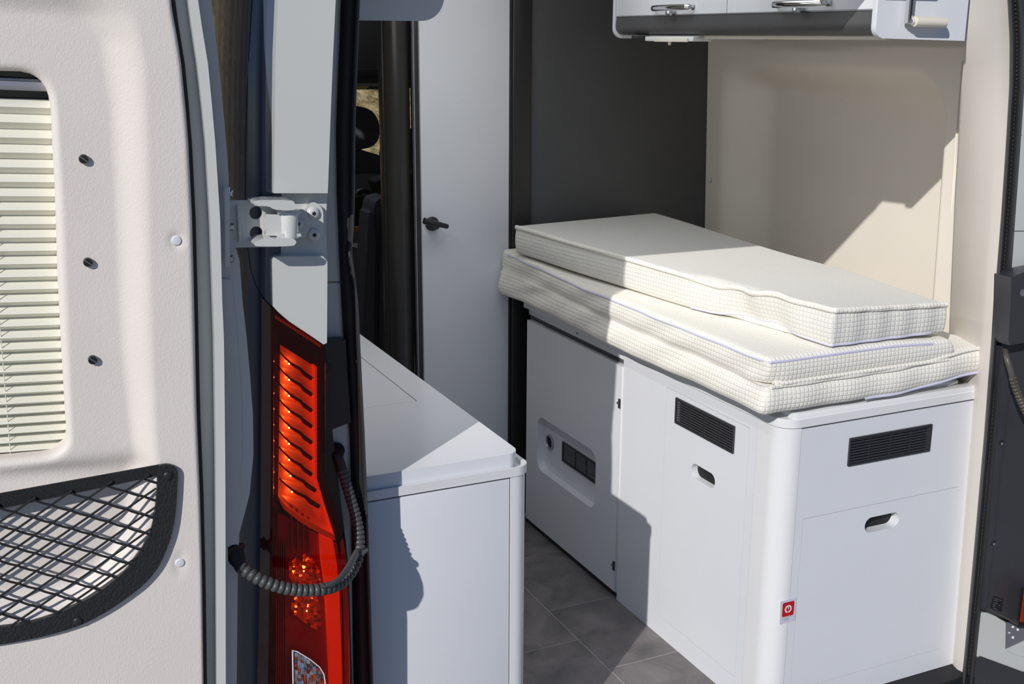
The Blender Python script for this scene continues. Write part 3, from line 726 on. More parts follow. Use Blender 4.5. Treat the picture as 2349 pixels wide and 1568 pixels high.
def shp_top(u, v, t, d):
    o = V((0, 0, 0)); L, R_ = sideL(u), sideR(v)
    o.z += .016*sstep(.4, 1, v)+.010*(1-u)*t*sstep(.5, 0, v)*.3-.014*u*t*sstep(.3, 0, v)
    wv = math.exp(-((v-.19)/.085)**2); wv2 = math.exp(-((v-.30)/.07)**2)
    o.x += L*(.030*wv*(1-t)+.006*sn(v*60)*wv+.010*wv2*t-.006*sn(t*pi)); o.z += L*(.012*wv*(1-t)+.004*sn(v*55)*wv-.010*wv2*t)
    o.y += R_*(-.004*sn(t*pi)+.0015*sn(u*29)); o.x += L*.004*sn(v*14)
    return o
fm = thing('folded_mattress', 'thick cream quilted mattress folded double on the white bed-base cabinet', 'mattress', (1.444, 1.833, .7415))
mb = fm; mm = fm
PB4 = [(1.444, 1.833), (2.078, 1.833), (2.135, 3.143), (1.444, 3.143)]; PM4 = [(1.444, 1.833), (1.948, 1.833), (1.985, 3.143), (1.444, 3.143)]
mattress('lower_half', '', PB4, .7415, .8065, .016, M['quilt'], shp_bot, square='top', parent=fm)
mattress('upper_half', '', PM4, .8065, .8675, .012, M['quilt'], shp_mid, square='bottom', parent=fm)
mt = mattress('mattress', 'topmost narrow cream mattress with ribbed top and piped edge', [(1.612, 1.84), (1.93, 1.84), (1.955, 3.095), (1.432, 3.03)], .8685, .951, .011, M['quilt_top'], shp_top)
def mpt(plan4, z0, z1, shape, u, v, t, out):
    a, b, c, e = [V((*k, 0)) for k in plan4]; g = (a.lerp(b, u)).lerp(e.lerp(c, u), v); g.z = lerp(z0, z1, t)
    return g+shape(u, v, t, V((0, 0, 0)))+V(out)
PM = (PM4, .8065, .8675, shp_mid)
PT = ([(1.612, 1.84), (1.93, 1.84), (1.955, 3.095), (1.432, 3.03)], .8685, .951, shp_top)
PB = (PB4, .7415, .8065, shp_bot)
def ribbon(name, pts, r, m, parent, sx=2.4): return tube(name, pts, r, m, parent, n=8, sx=sx, up=(0, 0, 1))
# zips
zz = [mpt(*PM, 0, v, .84, (-.0005, 0, 0)) for v in [.965-.945*i/50 for i in range(51)]]+[mpt(*PM, u, 0, .84, (0, -.0005, 0)) for u in [.01+.87*i/24 for i in range(25)]]
ribbon('zip', zz, .0013, M['zip'], mm)
zz = [mpt(*PT, 0, v, .07, (.001, 0, -.001)) for v in [.36-.35*i/40 for i in range(41)]]+[mpt(*PT, u, 0, .07, (0, .0005, 0)) for u in [.01+.86*i/24 for i in range(25)]]
ribbon('zip', zz, .0013, M['zip'], mt, 2)
ribbon('zip', [mpt(*PB, u, 0, .08, (0, 0, 0)) for u in [.42+.57*i/30 for i in range(31)]], .0013, M['zip'], mb, 2.4)
# piping
def piping(P_, parent, m, t=.955, r=.0066, off=.001):
    pts = [mpt(*P_, 0, v, t, (-off+.001, 0, 0)) for v in [.995-.985*i/70 for i in range(71)]]+[mpt(*P_, u, 0, t, (0, -off+.001, 0)) for u in [.012+.976*i/30 for i in range(31)]]
    return tube('piping', pts, r, m, parent, n=10)
piping(PT, mt, M['quilt'])
tube('piping', [mpt(*PM, u, 0, .05, (0, -.0005, 0)) for u in [.03+.95*i/40 for i in range(41)]], .0048, M['quilt'], mm, n=10)
tube('piping', [mpt(*PB, u, 0, .96, (0, .001, 0)) for u in [.02+.965*i/40 for i in range(41)]]+[mpt(*PB, 1, v, .96, (-.001, 0, 0)) for v in (.006, .02, .05)], .005, M['quilt'], mb, n=10)

# ================================================================== RIGHT OVERHEAD CABINET
XO = 1.622
oc = thing('overhead_cabinet', 'white overhead cabinet with charcoal valance above the mattresses', 'cabinet', (1.75, 1.795, 1.5))
def endpoly(x0, z0, z1, r):
    return [(2.12, z1), (x0, z1), (x0, z0+r)]+[(x0+r-r*math.cos(a), z0+r-r*math.sin(a)) for a in [pi/2*i/10 for i in range(1, 11)]]+[(2.12, z0-.004)]
xr_ = at_y(2216, 60, 1.795).x
ep = [(min(a, xr_), b) for a, b in endpoly(1.620, 1.5015, 1.955, .022)]
prism('end_panel', [(a, 1.795, b) for a, b in ep], (0, .014, 0), M['white_gloss'], oc, bev=.0012)
yf = at_x(1411, 70, XO).y
prism('end_panel', [(a, yf, b) for a, b in endpoly(1.620, 1.499, 1.955, .026)], (0, .012, 0), M['white_gloss'], oc, bev=.001)
zd = 1.5565
val = [(XO+.003, zd-.002), (XO+.001, zd-.022)]+[(XO+.024-.023*math.cos(a), 1.530-.022*math.sin(a)) for a in [pi/2*i/8 for i in range(9)]]+[(1.70, 1.507), (1.70, zd-.002)]
prism('valance', [(a, 1.8095, b) for a, b in val], (0, yf-1.8105, 0), M['dgrey'], oc, bev=0)
ym = at_x(1667, 20, XO).y
for a, b, px0, px1, pyh in ((1.811, ym-.001, 1765, 1888, 9), (ym+.001, yf-.004, 1489, 1577, 18)):
    dd = box('door', (XO, a, zd), (XO+.016, b, 1.955), M['white_gloss'], oc, bev=.0015)
    h0, h1 = at_x(px0, pyh+2, XO-.02), at_x(px1, pyh-3, XO-.02); zc = (h0.z+h1.z)/2
    pts = [V((XO-.002, h0.y, zc)), V((XO-.016, lerp(h0.y, h1.y, .04), zc)), V((XO-.022, lerp(h0.y, h1.y, .25), zc)), V((XO-.024, lerp(h0.y, h1.y, .5), zc)), V((XO-.022, lerp(h0.y, h1.y, .75), zc)), V((XO-.016, lerp(h0.y, h1.y, .96), zc)), V((XO-.002, h1.y, zc))]
    hh_ = tube('handle', spline(pts, 24), .0035, M['chrome'], dd, n=8, sx=2.0, up=(0, 0, 1))
    yk = lerp(h0.y, h1.y, .5); lathe('latch_button', [(.012, 0), (.012, .006), (.009, .010)], (XO-.0125, yk, zc-.008), (0, 0, -1), M['steel'], dd, 18)
box('door_rail', (XO+.001, 1.8095, zd-.0018), (XO+.012, yf, zd-.0004), M['alu'], oc, bev=0)
box('bottom_panel', (1.7005, 1.8095, 1.504), (xr_, yf, 1.512), M['white'], oc, bev=.001)
box('bottom_rail', (1.66, 1.8095, 1.4985), (1.672, 2.45, 1.5065), M['cream'], oc, bev=.001)
# strip light with pull knob under the cabinet
ls = thing('strip_light', 'slim white strip light with tiny knob under the overhead cabinet', 'light', (XO+.03, 2.6, 1.5))
ya, yb = at_x(1490, 88, XO+.02).y, at_x(1601, 92, XO+.02).y
box('light_body', (XO+.006, yb, 1.4925), (XO+.06, ya, 1.5045), M['white_edge'], ls, bev=.002)
box('diffuser', (XO+.002, yb+.02, 1.491), (XO+.0058, ya-.05, 1.5005), M['cream'], ls, bev=.001)
box('switch', (XO+.001, ya+.002, 1.4985), (XO+.02, ya+.06, 1.506), M['black'], ls, bev=.001)
q = at_x(1536, 97, XO+.02); lathe('knob', [(.0035, 0), (.004, .006), (.003, .009)], (XO+.02, q.y, 1.492), (0, 0, -1), M['cream'], ls, 12)
# folding crank on the end panel
ck = thing('roof_crank', 'chrome folding crank with cream roller grip on the overhead cabinet end', 'crank', at_y(2085, 50, 1.78))
c0, c1 = at_y(2086, -60, 1.782), at_y(2083, 50, 1.782)
box('crank_arm', (c1.x-.0055, 1.776, c1.z-.003), (c1.x+.0055, 1.788, 1.70), M['chrome'], ck, bev=.0015)
box('arm_groove', (c1.x-.0014, 1.7748, c1.z+.004), (c1.x+.0014, 1.7762, 1.70), M['dgrey2'], ck, bev=.0003)
gA, gB = at_y(2096, 49, 1.776), at_y(2169, 50, 1.776)
lathe('grip', [(.004, -.006), (.006, -.006), (.006, 0), (.0098, .001), (.0103, .004), (.0098, gB.x-gA.x-.002), (.008, gB.x-gA.x)], gA, (1, 0, -.02), M['cream'], ck, 24)
lathe('pivot', [(.005, 0), (.005, .012)], (c1.x-.001, 1.776, gA.z), (1, 0, 0), M['chrome'], ck, 16)
box('crank_mount', (c1.x-.012, 1.7885, 1.66), (c1.x+.012, 1.7948, 1.70), M['alu'], ck, bev=.002)

# left overhead locker
lo = thing('overhead_locker', 'white rounded end of the overhead locker above the kitchen, upper left of doorway', 'cabinet', (.6, 1.92, 1.525))
x1_, z0_ = .772, 1.5265; rr = .042
pl = [(.47, 1.955), (.47, z0_)]+[(x1_-rr+rr*sn(a), z0_+rr-rr*math.cos(a)) for a in [pi/2*i/10 for i in range(11)]]+[(x1_, 1.955)]
prism('end_panel', [(a, 1.92, b) for a, b in pl], (0, .016, 0), M['white'], lo, bev=.0012)
box('locker_body', (.47, 1.9365, 1.535), (x1_-.012, 2.9, 1.955), M['white'], lo, bev=.003)
# ================================================================== OPEN LEFT REAR DOOR
U_ = V((.9979, -.0387, -.0518)); Nn = V((-.0387, -.9993, 0)); V_ = V((.0518, -.002, .9987))
D = Frame(at_y(440, 600, 1.645), U_, V_, Nn)
door = thing('rear_door', 'open left rear van door with beige padded inner trim and pleated window blind', 'door', D.px(505, 520, -.03))
TE = [(-300, 375), (0, 392), (125, 415), (300, 432), (500, 442), (700, 447), (934, 452), (1134, 460), (1334, 465), (1568, 468), (1850, 472)]
tev = sorted([(D.uv(x, y)[1], D.uv(x, y)[0]) for y, x in TE])
ue = lambda v: interp(tev, v)
vT, vB = D.uv(380, -300)[1], D.uv(470, 1850)[1]
ul = -.62
outer = [(ul, vB)]+[(ue(v), v) for v in [lerp(vB, vT, i/40) for i in range(41)]]+[(ul, vT)]
wpx = [(0, 163), (45, 164), (72, 170), (92, 183), (106, 203), (114, 226), (118, 260), (121, 330), (127, 440), (134, 650), (143, 820), (151, 960), (154, 998), (151, 1014), (141, 1029), (122, 1042), (98, 1048), (50, 1053), (0, 1058)]
wr_ = [D.uv(x, y, -.018) for x, y in wpx]; uc = wr_[9][0]-.23
wl_ = [(2*uc-a, b+(.0)) for a, b in wr_[::-1]]
win = wr_+wl_; vc = (wr_[0][1]+wr_[-1][1])/2
def hit(poly, a):
    dx, dy = math.cos(a), math.sin(a); best = 0
    for (x0, y0), (x1, y1) in zip(poly, poly[1:]+poly[:1]):
        x0 -= uc; y0 -= vc; x1 -= uc; y1 -= vc; ex, ey = x1-x0, y1-y0; den = dx*ey-dy*ex
        if abs(den) < 1e-12: continue
        t = (x0*ey-y0*ex)/den; s = (x0*dy-y0*dx)/den
        if t > 0 and -1e-9 <= s <= 1+1e-9: best = max(best, t)
    return best
rampO = sorted([(D.uv(x, y)[1], D.uv(x, y)[0]) for x, y in ((250, -60), (318, 30), (340, 150), (347, 400), (352, 700), (362, 1000), (372, 1100))])
rampI = sorted([(D.uv(x, y)[1], D.uv(x, y)[0]) for x, y in ((150, 0), (225, 90), (250, 250), (262, 500), (275, 800), (300, 1020), (315, 1100))])
v_t0, v_t1 = D.uv(150, -60)[1], D.uv(150, 40)[1]
v_b0, v_b1 = D.uv(250, 1130)[1], D.uv(250, 1075)[1]
RI = [(361, 1085), (361, 1100), (358, 1150), (350, 1200), (335, 1240), (310, 1280), (280, 1315), (230, 1355), (180, 1385), (120, 1412), (60, 1430), (0, 1439), (-80, 1446)]
riv = sorted([(D.uv(x, y)[1], D.uv(x, y)[0]) for x, y in RI])
v_st = D.uv(150, 1130)[1]
dims = [D.uv(405, 552), D.uv(413, 1291)]
def nh_(u, v):
    ra, rb = interp(rampI, v), interp(rampO, v)
    f = sstep(rb, ra, u) if False else 1-sstep(ra, rb, u)
    m = f*sstep(v_t0, v_t1, v)*sstep(v_b0, v_b1, v)
    n = -.018*m
    if v < v_st+.05 and v > riv[0][0]:
        lim = interp(riv, v)
        n -= .024*sstep(.0, .045, lim-u)*sstep(v_st+.05, v_st-.0, v)*sstep(riv[0][0], riv[0][0]+.05, v)
    for a, b in dims: n -= .0045*math.exp(-((u-a)**2+(v-b)**2)/(.0085**2))
    return n
NA = 400; rows = []
angs = [2*pi*k/NA for k in range(NA)]
tw = [hit(win, a) for a in angs]; to = [hit(outer, a) for a in angs]
vs, fs = [], []
def addring(fn):
    rows.append(len(vs))
    for a, t0, t1 in zip(angs, tw, to):
        u, v, n = fn(a, t0, t1); vs.append(D.p(u, v, n))
R0 = .012
P2 = lambda a, t: (uc+math.cos(a)*t, vc+math.sin(a)*t)
def wring(off, dn, absn=None):
    def f(a, t0, t1):
        u, v = P2(a, t0+off); un, vn = P2(a, t0+R0); return (u, v, nh_(un, vn)+dn)
    return f
addring(wring(0, -.045))
for k in range(6):
    q = pi/2*k/5; addring(wring(R0*(1-math.cos(q)), -R0*(1-math.sin(q))))
NR = 64
for k in range(1, NR):
    def f(a, t0, t1, k=k):
        u, v = P2(a, lerp(t0+R0, t1-.007, k/NR)); return (u, v, nh_(u, v))
    addring(f)
for k in range(5):
    q = pi/2*k/4
    def f(a, t0, t1, q=q):
        u, v = P2(a, t1-.007+.007*math.sin(q)); return (u, v, -.007*(1-math.cos(q)))
    addring(f)
addring(lambda a, t0, t1: (*P2(a, t1), -.030))
for A, B in zip(rows, rows[1:]):
    for k in range(NA): fs.append((A+k, A+(k+1) % NA, B+(k+1) % NA, B+k))
raw('trim_panel', vs, fs, M['leather'], door, smooth=80)
# inner frame, flange and outer skin of the door
FLl = [(-300, 405), (0, 430), (125, 450), (300, 470), (500, 482), (700, 489), (784, 492), (1034, 495), (1568, 497), (1850, 498)]
FLr = [(-300, 430), (0, 452), (125, 475), (300, 492), (500, 505), (700, 510), (784, 514), (1084, 517), (1568, 518), (1850, 519)]
def dstrip(name, ta, tb, n, th, m, parent, y0=-300, y1=1850, da=0, db=0, bev=0):
    ys = [lerp(y0, y1, i/24) for i in range(25)]
    pts = [D.px(interp(ta, y)+da, y, n) for y in ys]+[D.px(interp(tb, y)+db, y, n) for y in ys[::-1]]
    return prism(name, pts, -Nn*th, m, parent, bev)
dstrip('inner_frame', TE, FLl, -.034, .01, M['body'], door, da=-25, db=4)
dstrip('flange', FLl, FLr, -.012, .03, M['body'], door, bev=.0025)
dstrip('weather_strip', TE, TE, -.026, .008, M['rubber'], door, da=-2, db=7, bev=.002)
SK = [(-300, 455), (0, 484), (125, 500), (300, 517), (440, 527), (459, 521), (566, 522), (575, 548), (700, 557), (784, 567), (934, 580), (1034, 582), (1124, 575), (1190, 558), (1234, 546), (1568, 543), (1850, 540)]
dstrip('outer_skin', FLr, SK, -.055, .012, M['body'], door, da=-12, bev=.003)
SK2 = [(y, x-9) for y, x in SK]
dstrip('side_ridge', FLr, [(560, 520), (640, 530), (700, 538), (900, 553), (1034, 556), (1100, 548), (1160, 528), (1240, 522), (1568, 530), (1850, 530)], -.050, .006, M['body'], door, y0=640, y1=1850, da=-10, bev=.002)
prism('outer_panel', [D.p(a, b, -.085) for a, b in [(ul, vB)]+[(ue(v)+.03, v) for v in [lerp(vB, vT, i/10) for i in range(11)]]+[(ul, vT)]], -Nn*.006, M['body'], door)
# window behind the blind
wpane = [(uc+(a-uc)*1.08, vc+(b-vc)*1.05) for a, b in win]
wf_ = plate('window_frame', D, [(uc+(a-uc)*1.12, vc+(b-vc)*1.08) for a, b in win], [], -.082, -.078, M['black'], door)
plate('pane', D, wpane, [], -.0779, -.075, M['glass'], wf_)
# pleated blind
bl_ = thing('pleated_blind', None, None, D.px(60, 600, -.05)); bl_['label'] = 'cream pleated blind'
bl_.parent = door; bl_.location = D.px(60, 600, -.05)-org(door)
uL, uR = 2*uc-wr_[9][0]-.012, wr_[9][0]+.022
ys = [212 + 0.0]; k = 0
yy = 226.5; ins = [yy]
while yy < 1075: yy += 35.3-.53*k; k += 1; ins.append(yy)
Lf = .0172
for a, b in zip(ins, ins[1:]):
    v0, v1 = D.uv(60, a, -.060)[1], D.uv(60, b, -.060)[1]; hp_ = (v0-v1)/2; dep = math.sqrt(max(1e-6, Lf*Lf-hp_*hp_))
    prof = [(v0, -.060)]+[(lerp(v0, v0-hp_, t), -.060+dep*t+.0009*sn(pi*t)) for t in (.25, .5, .75, .95)]+[(v0-hp_-.0003, -.060+dep)]+[(lerp(v0-hp_, v1, t), -.060+dep*(1-t)-.0006*sn(pi*t)) for t in (.05, .3, .6, .85)]+[(v1, -.060)]
    vs_ = [D.p(u, v, n) for u in (uL, uR) for v, n in prof]; n_ = len(prof)
    raw('pleat', vs_, [(i, i+1, n_+i+1, n_+i) for i in range(n_-1)], M['slat'], bl_, smooth=40)
h0, h1 = D.uv(60, 187, -.04)[1], D.uv(60, 208, -.04)[1]
box('head_rail', (uL, h1, -.055), (uR, h0, -.040), M['alu'], bl_, bev=.002, fr=D)
box('head_rail_lip', (uL, h0-.001, -.058), (uR, h0+.0035, -.044), M['alu'], bl_, bev=.001, fr=D)
ct = [D.px(lerp(-12, 25, (yy-600)/455), yy, -.0475) for yy in range(190, 1061, 30)]
tube('ladder_cord', ct, .0007, M['slatcord'], bl_, n=6)
# studs and clips
for px, py in ((192, 365), (202, 602), (213, 826)):
    u, v = D.uv(px, py, -.012); n = nh_(u, v)
    s_ = lathe('trim_stud', [(.0062, -.004), (.0064, .005), (.0056, .0066), (.001, .0068)], D.p(u, v, n), Nn, M['stud'], door, 24)
    f2 = Frame(D.p(u, v, n+.0068), (U_*.8-V_*.6), (U_*.6+V_*.8), Nn)
    box('slot', (-.0055, -.0006, -.0004), (.0055, .0006, .0003), M['chrome'], s_, bev=0, fr=f2)
for px, py in ((405, 552), (413, 1291)):
    u, v = D.uv(px, py); lathe('trim_clip', [(.0070, -.006), (.0070, .0005), (.0058, .002), (.001, .0026)], D.p(u, v, nh_(u, v)+.0028), Nn, M['clip'], door, 24)
# net pocket
pk = thing('net_pocket', 'black elastic net pocket with leatherette rim', None, D.px(200, 1250, 0)); del pk['label']
pk.parent = door; pk.location = D.px(200, 1250, 0)-org(door); ORG[pk.name] = D.px(200, 1250, 0)
RO = [(363, 1072), (368, 1067), (384, 1065), (398, 1068), (405, 1076), (408, 1090), (405, 1150), (398, 1208), (384, 1255), (362, 1302), (330, 1340), (290, 1372), (240, 1405), (180, 1435), (100, 1459), (0, 1478), (-80, 1488)]
def cat_(P_): return [(q.x, q.y) for q in spline([(a, b, 0) for a, b in P_], 60)]
prism('rim', [D.px(a, b, .0085) for a, b in cat_(RO)]+[D.px(a, b, .0085) for a, b in cat_(RI)[::-1]], -Nn*.0085, M['blackleather'], pk, bev=.003, seg=3)
def on_strap(t, off): return D.px(lerp(-80, 366, t), lerp(1146, 1066, t)+off*lerp(1, .62, t)-9*sn(pi*t)*.0, .004)
bm = bmesh.new()
for k in range(9):
    bm_tube(bm, [on_strap(i/20, 2+4.3*k)-Nn*.0015 for i in range(21)], .0016, 6)
from_bm('elastic_band', bm, M['web'], pk)
for px, py in ((385, 1090), (178, 1424)):
    lathe('screw', [(.0062, 0), (.0062, .002), (.004, .0035), (.001, .0036)], D.px(px, py, .0085), Nn, M['black'], pk, 20)
def in_poly(x, y, P):
    c = False
    for (x0, y0), (x1, y1) in zip(P, P[1:]+P[:1]):
        if (y0 > y) != (y1 > y) and x < (x1-x0)*(y-y0)/(y1-y0)+x0: c = not c
    return c
zone = [(-80, 1190)]+[(lerp(-80, 366, t), lerp(1146, 1066, t)+25*lerp(1, .62, t)) for t in (0, .25, .5, .75, 1)]+[(a+3, b+3) for a, b in RI[1:]]
def knot(m, r):
    x = 74+42.5*m+1.2*r; y_ = 784+361-8.0*m+20.5*r+ .10*max(0, m)*r*.4
    x -= .55*max(0, m-3)*r*.35
    return (x, y_)
bm = bmesh.new()
def cordseg(p, q, sag):
    pts = []
    for i in range(7):
        t = i/6; x, y_ = lerp(p[0], q[0], t), lerp(p[1], q[1], t)+sag*sn(pi*t)
        if in_poly(x, y_, zone): pts.append((x, y_))
        elif pts: pts.append((x, y_)); break
    if len(pts) > 1: bm_tube(bm, [D.px(a, b, .0055+.003*sn(min(1, max(0, (b-1100)/300))*pi)) for a, b in pts], .0018, 6)
for m_ in range(-5, 9):
    for r in range(-3, 19):
        if (m_+r) % 2 == 0:
            for dm in (-1, 1): cordseg(knot(m_, r), knot(m_+dm, r+1), 1.5 if dm > 0 else .3)
            x, y_ = knot(m_, r)
            if in_poly(x, y_, zone): bm_tube(bm, [D.px(x-2.5, y_-.6, .007), D.px(x+2.5, y_+.6, .007)], .0020, 6)
o = from_bm('net', bm, M['cord'], pk); o['kind'] = 'stuff'
# hinge-side bolts on the door edge
box('hinge_leaf', (D.uv(514, 430, -.03)[0], D.uv(520, 612, -.03)[1], -.034), (D.uv(527, 430, -.03)[0], D.uv(520, 428, -.03)[1], -.028), M['body'], door, bev=.001, fr=D)
for px, py in ((527, 443), (530, 520), (528, 593)):
    lathe('bolt', [(.0088, -.006), (.0088, 0), (.0058, .0005), (.0058, .0055), (.004, .0065)], D.px(px-3, py, -.036), U_*.92+Nn*.3, M['steel'], door, 6, smooth=20)

# ================================================================== HINGE
hg = thing('gooseneck_hinge', None, None, at_y(690, 512, 1.72)); hg.parent = door; hg.location = at_y(690, 512, 1.72)-org(door)
FH = Frame((0, 1.712, 0), X_, Z_, -Y_)
fx = lambda lst, n=0: [FH.uv(a, b, n) for a, b in lst]
def pcirc(px, py, r, n=0, k=20):
    c = FH.uv(px, py, n); return circ(c[0], c[1], r, k)
plate('arm_web', FH, fx([(514, 459), (640, 459), (640, 566), (514, 568)]), [pcirc(587, 488, .0098), pcirc(588, 534, .0098)], -.006, 0, M['body'], hg)
box('arm_gusset', (FH.uv(541, 470)[0], FH.uv(541, 556)[1], 0), (FH.uv(548, 470)[0], FH.uv(541, 470)[1], .006), M['body'], hg, bev=.002, fr=FH)
for lst in ([(582, 463), (587, 460), (600, 458.5), (668, 459), (676, 463), (677.5, 478), (672, 482.5), (640, 482), (625, 479), (618, 473), (584, 472)], [(583, 557), (606, 545), (640, 548), (670, 546), (679, 551), (679.5, 558), (672, 565), (590, 565), (584, 563)]):
    slab('arm_lip', chaikin(lst, 1), 1.674, .044, M['body'], hg, bev=.004, seg=4)
bp_, bq_ = at_y(662, 484, 1.700), at_y(663, 545, 1.700)
lathe('barrel', [(.0145, 0), (.0150, .001), (.0150, (bp_-bq_).length-.001), (.0145, (bp_-bq_).length)], bq_, (0, 0, 1), M['body'], hg, 32)
slab('barrel_leaf', [(610, 491), (655, 491), (655, 541), (610, 540)], 1.692, .012, M['body'], hg, bev=.001)
slab('pivot_leaf', [(655, 491), (689, 493), (690, 497), (672, 503), (666, 512), (672, 524), (691, 530), (690, 536), (655, 537)], 1.697, .022, M['body'], hg, bev=.0015)
for a, b in ((483, 491), (536, 544)):
    slab('stop_tab', [(637, a), (676, a), (690, a-.5), (691, b-2), (676, b), (637, b)], 1.688, .02, M['body'], hg, bev=.001)
slab('pillar_plate', chaikin([(697, 486), (703, 473), (714, 464.5), (722, 463), (733, 469), (740, 480), (742, 490), (742, 540), (738, 550), (728, 556), (716, 554), (704, 546), (697, 536), (699, 527), (709, 519), (714, 512), (709, 502), (700, 497)]), 1.737, .008, M['body'], hg, bev=.0015)
slab('back_plate', [(660, 480), (700, 480), (716, 512), (700, 545), (660, 545)], 1.735, .012, M['body'], hg, bev=.001)
for px, py, y in ((718, 488.5, 1.737), (719, 537.5, 1.737), (681.5, 512.5, 1.731)):
    c = at_y(px, py, y); s_ = lathe('screw', [(.0102, 0), (.0100, .002), (.0082, .0042), (.0050, .0056), (.001, .0060)], c, (0, -1, 0), M['body'], hg, 28)
    fs_ = Frame(c+V((0, -.0060, 0)), X_, Z_, -Y_)
    plate('torx_recess', fs_, [((.0040 if i % 2 == 0 else .0022)*math.cos(pi*i/6+.3)*1, (.0040 if i % 2 == 0 else .0022)*math.sin(pi*i/6+.3)) for i in range(12)], [], -.001, .0003, M['seam'], hg)

# ================================================================== LEFT TAIL LIGHT
tl = thing('tail_light', 'tall red tail light with slanted inner fins below the hinge', 'tail light', at_y(690, 1400, 1.74))
LT = [(627, 706), (640, 718), (660, 735), (690, 755), (720, 775), (743, 791), (747, 799), (747, 1080), (750, 1105), (762, 1145), (776, 1182), (786, 1225), (793, 1280), (800, 1400), (805, 1700), (618, 1700), (624, 1300), (627, 1000)]
YL = 1.7195
slab('lamp_housing', LT, 1.764, .008, M['housing'], tl)
rv = [(672, 1491), (682, 1494), (712, 1512), (733, 1529), (742, 1545), (746, 1570), (748, 1699), (677, 1699)]
bm = bmesh.new(); lp = [pxs(LT, YL), pxs(rv, YL)]; vv = [bm.verts.new(p) for l in lp for p in l]
for t_ in tessellate_polygon([[V((p.x, p.z, 0)) for p in l] for l in lp]): bm.faces.new([vv[i] for i in t_])
N_ = len(LT); bk = [bm.verts.new(p+V((0, .043, 0))) for p in lp[0]]
for i in range(N_): bm.faces.new((vv[i], vv[(i+1) % N_], bk[(i+1) % N_], bk[i]))
bm.normal_update(); o = from_bm('lens', bm, M['redlens'], tl, smooth=25); face_to(o, (0, -1, 0))
M['sidelens'] = mat('side_lens', (.05, .012, .008), .06, coat=1)
sd_ = [(600, 681), (612, 694), (627, 708), (627, 900), (625, 1300), (618, 1700), (586, 1700), (596, 1300), (599, 900)]
q_ = [on_flank(a, b) for a, b in sd_]
prism('side_lens', [p+V((-.001, -.006, 0)) for p in q_], (.004, .006, 0), M['sidelens'], tl)
BP = [(628, 781), (641, 789), (668, 806), (722, 841), (722, 1096), (727, 1118), (740, 1150), (755, 1190), (765, 1228), (735, 1214), (690, 1188), (655, 1160), (640, 1140), (628, 1105)]
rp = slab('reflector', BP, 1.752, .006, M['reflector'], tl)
fp = [(0, 0), (10, 15), (23, 30), (38, 43), (49, 50), (64, 58), (91, 78)]
for k in range(9):
    y0 = 787+36.7*k; sx = 1 if k < 7 else 1+.10*(k-6)
    def cell(s_, t_, y0=y0, sx=sx):
        q = s_*6; i = min(5, int(q)); f = q-i; x = lerp(fp[i][0], fp[i+1][0], f)*sx; yy = lerp(fp[i][1], fp[i+1][1], f)
        return at_y(630+x, y0+yy+36.7*min(t_, 1), 1.756-.0165*t_+.020*max(0, 1-s_/.9)**2)
    grid('reflector_fin', cell, 12, 6, M['reflector'], tl, smooth=80, thick=(0, .0012, 0))
    slab('fin_slot', [(630+49*sx, y0+50), (630+62*sx, y0+58), (630+88*sx, y0+78), (630+84*sx, y0+86), (630+66*sx, y0+74)], 1.7385, .003, M['slot'], tl, bev=0)
    le = at_y(630+33*sx, y0+47, 1.7430); lathe('led', [(.0007, -.0010), (.0014, 0), (.0007, .0010)], le, (0, -1, 0), M['led'], tl, 10)  # added emitter brightening each fin cell
    slab('fin_shadow_gap', [(630+a_*sx, y0+b_) for a_, b_ in fp[1:6]]+[(630+a_*sx, y0+b_+5+(i_ > 1)*2) for i_, (a_, b_) in list(enumerate(fp[1:6]))[::-1]], 1.7378, .004, M['slot'], tl, bev=0)  # dark strip painting the shade beneath each fin
slab('reflector_edge', [(722, 841), (727, 841), (727, 1096), (742, 1148), (768, 1228), (765, 1228), (740, 1150), (722, 1096)], 1.736, .02, M['guide'], tl, bev=0)  # rim with an added red glow
slab('reflector_shelf', [(640, 1140), (655, 1158), (690, 1184), (735, 1210), (766, 1226), (770, 1240), (735, 1224), (690, 1198), (652, 1168)], 1.730, .024, M['reflector'], tl, bev=0)
slab('lower_tray', [(629, 1170), (660, 1185), (735, 1228), (772, 1245), (782, 1300), (790, 1700), (625, 1700)], 1.756, .006, M['lampdark'], tl)
slab('light_guide', [(735, 1222), (764, 1240), (772, 1290), (778, 1345), (784, 1530), (787, 1700), (763, 1700), (758, 1530), (747, 1345), (738, 1280)], 1.738, .016, M['guide'], tl, bev=.003)  # side strip with red glow added in place of sunlight
def facets(name, lst, y, nx, ny, amp, dish, m, parent):
    x0, x1 = min(p[0] for p in lst), max(p[0] for p in lst); y0, y1 = min(p[1] for p in lst), max(p[1] for p in lst); bm = bmesh.new(); rnd = random.Random(nx*7+ny)
    sxp, syp = (x1-x0)/nx, (y1-y0)/ny
    for i in range(nx):
        for j in range(ny):
            cxp, cyp = x0+sxp*(i+.5), y0+syp*(j+.5)+ (i % 2)*syp*.3
            if not in_poly(cxp, cyp, lst): continue
            a, b = rnd.uniform(-amp, amp), rnd.uniform(-amp, amp); uu, vv_ = (cxp-x0)/(x1-x0)*2-1, (cyp-y0)/(y1-y0)*2-1
            q = [at_y(cxp+sxp*.5*sx_, cyp+syp*.5*sy_, y)+V((0, a*sx_+b*sy_+dish*(1-.5*(uu*uu+vv_*vv_)), 0)) for sx_, sy_ in ((-1, -1), (1, -1), (1, 1), (-1, 1))]
            vs_ = [bm.verts.new(p) for p in q]; bm.faces.new(vs_)
    return from_bm(name, bm, m, parent, smooth=0)
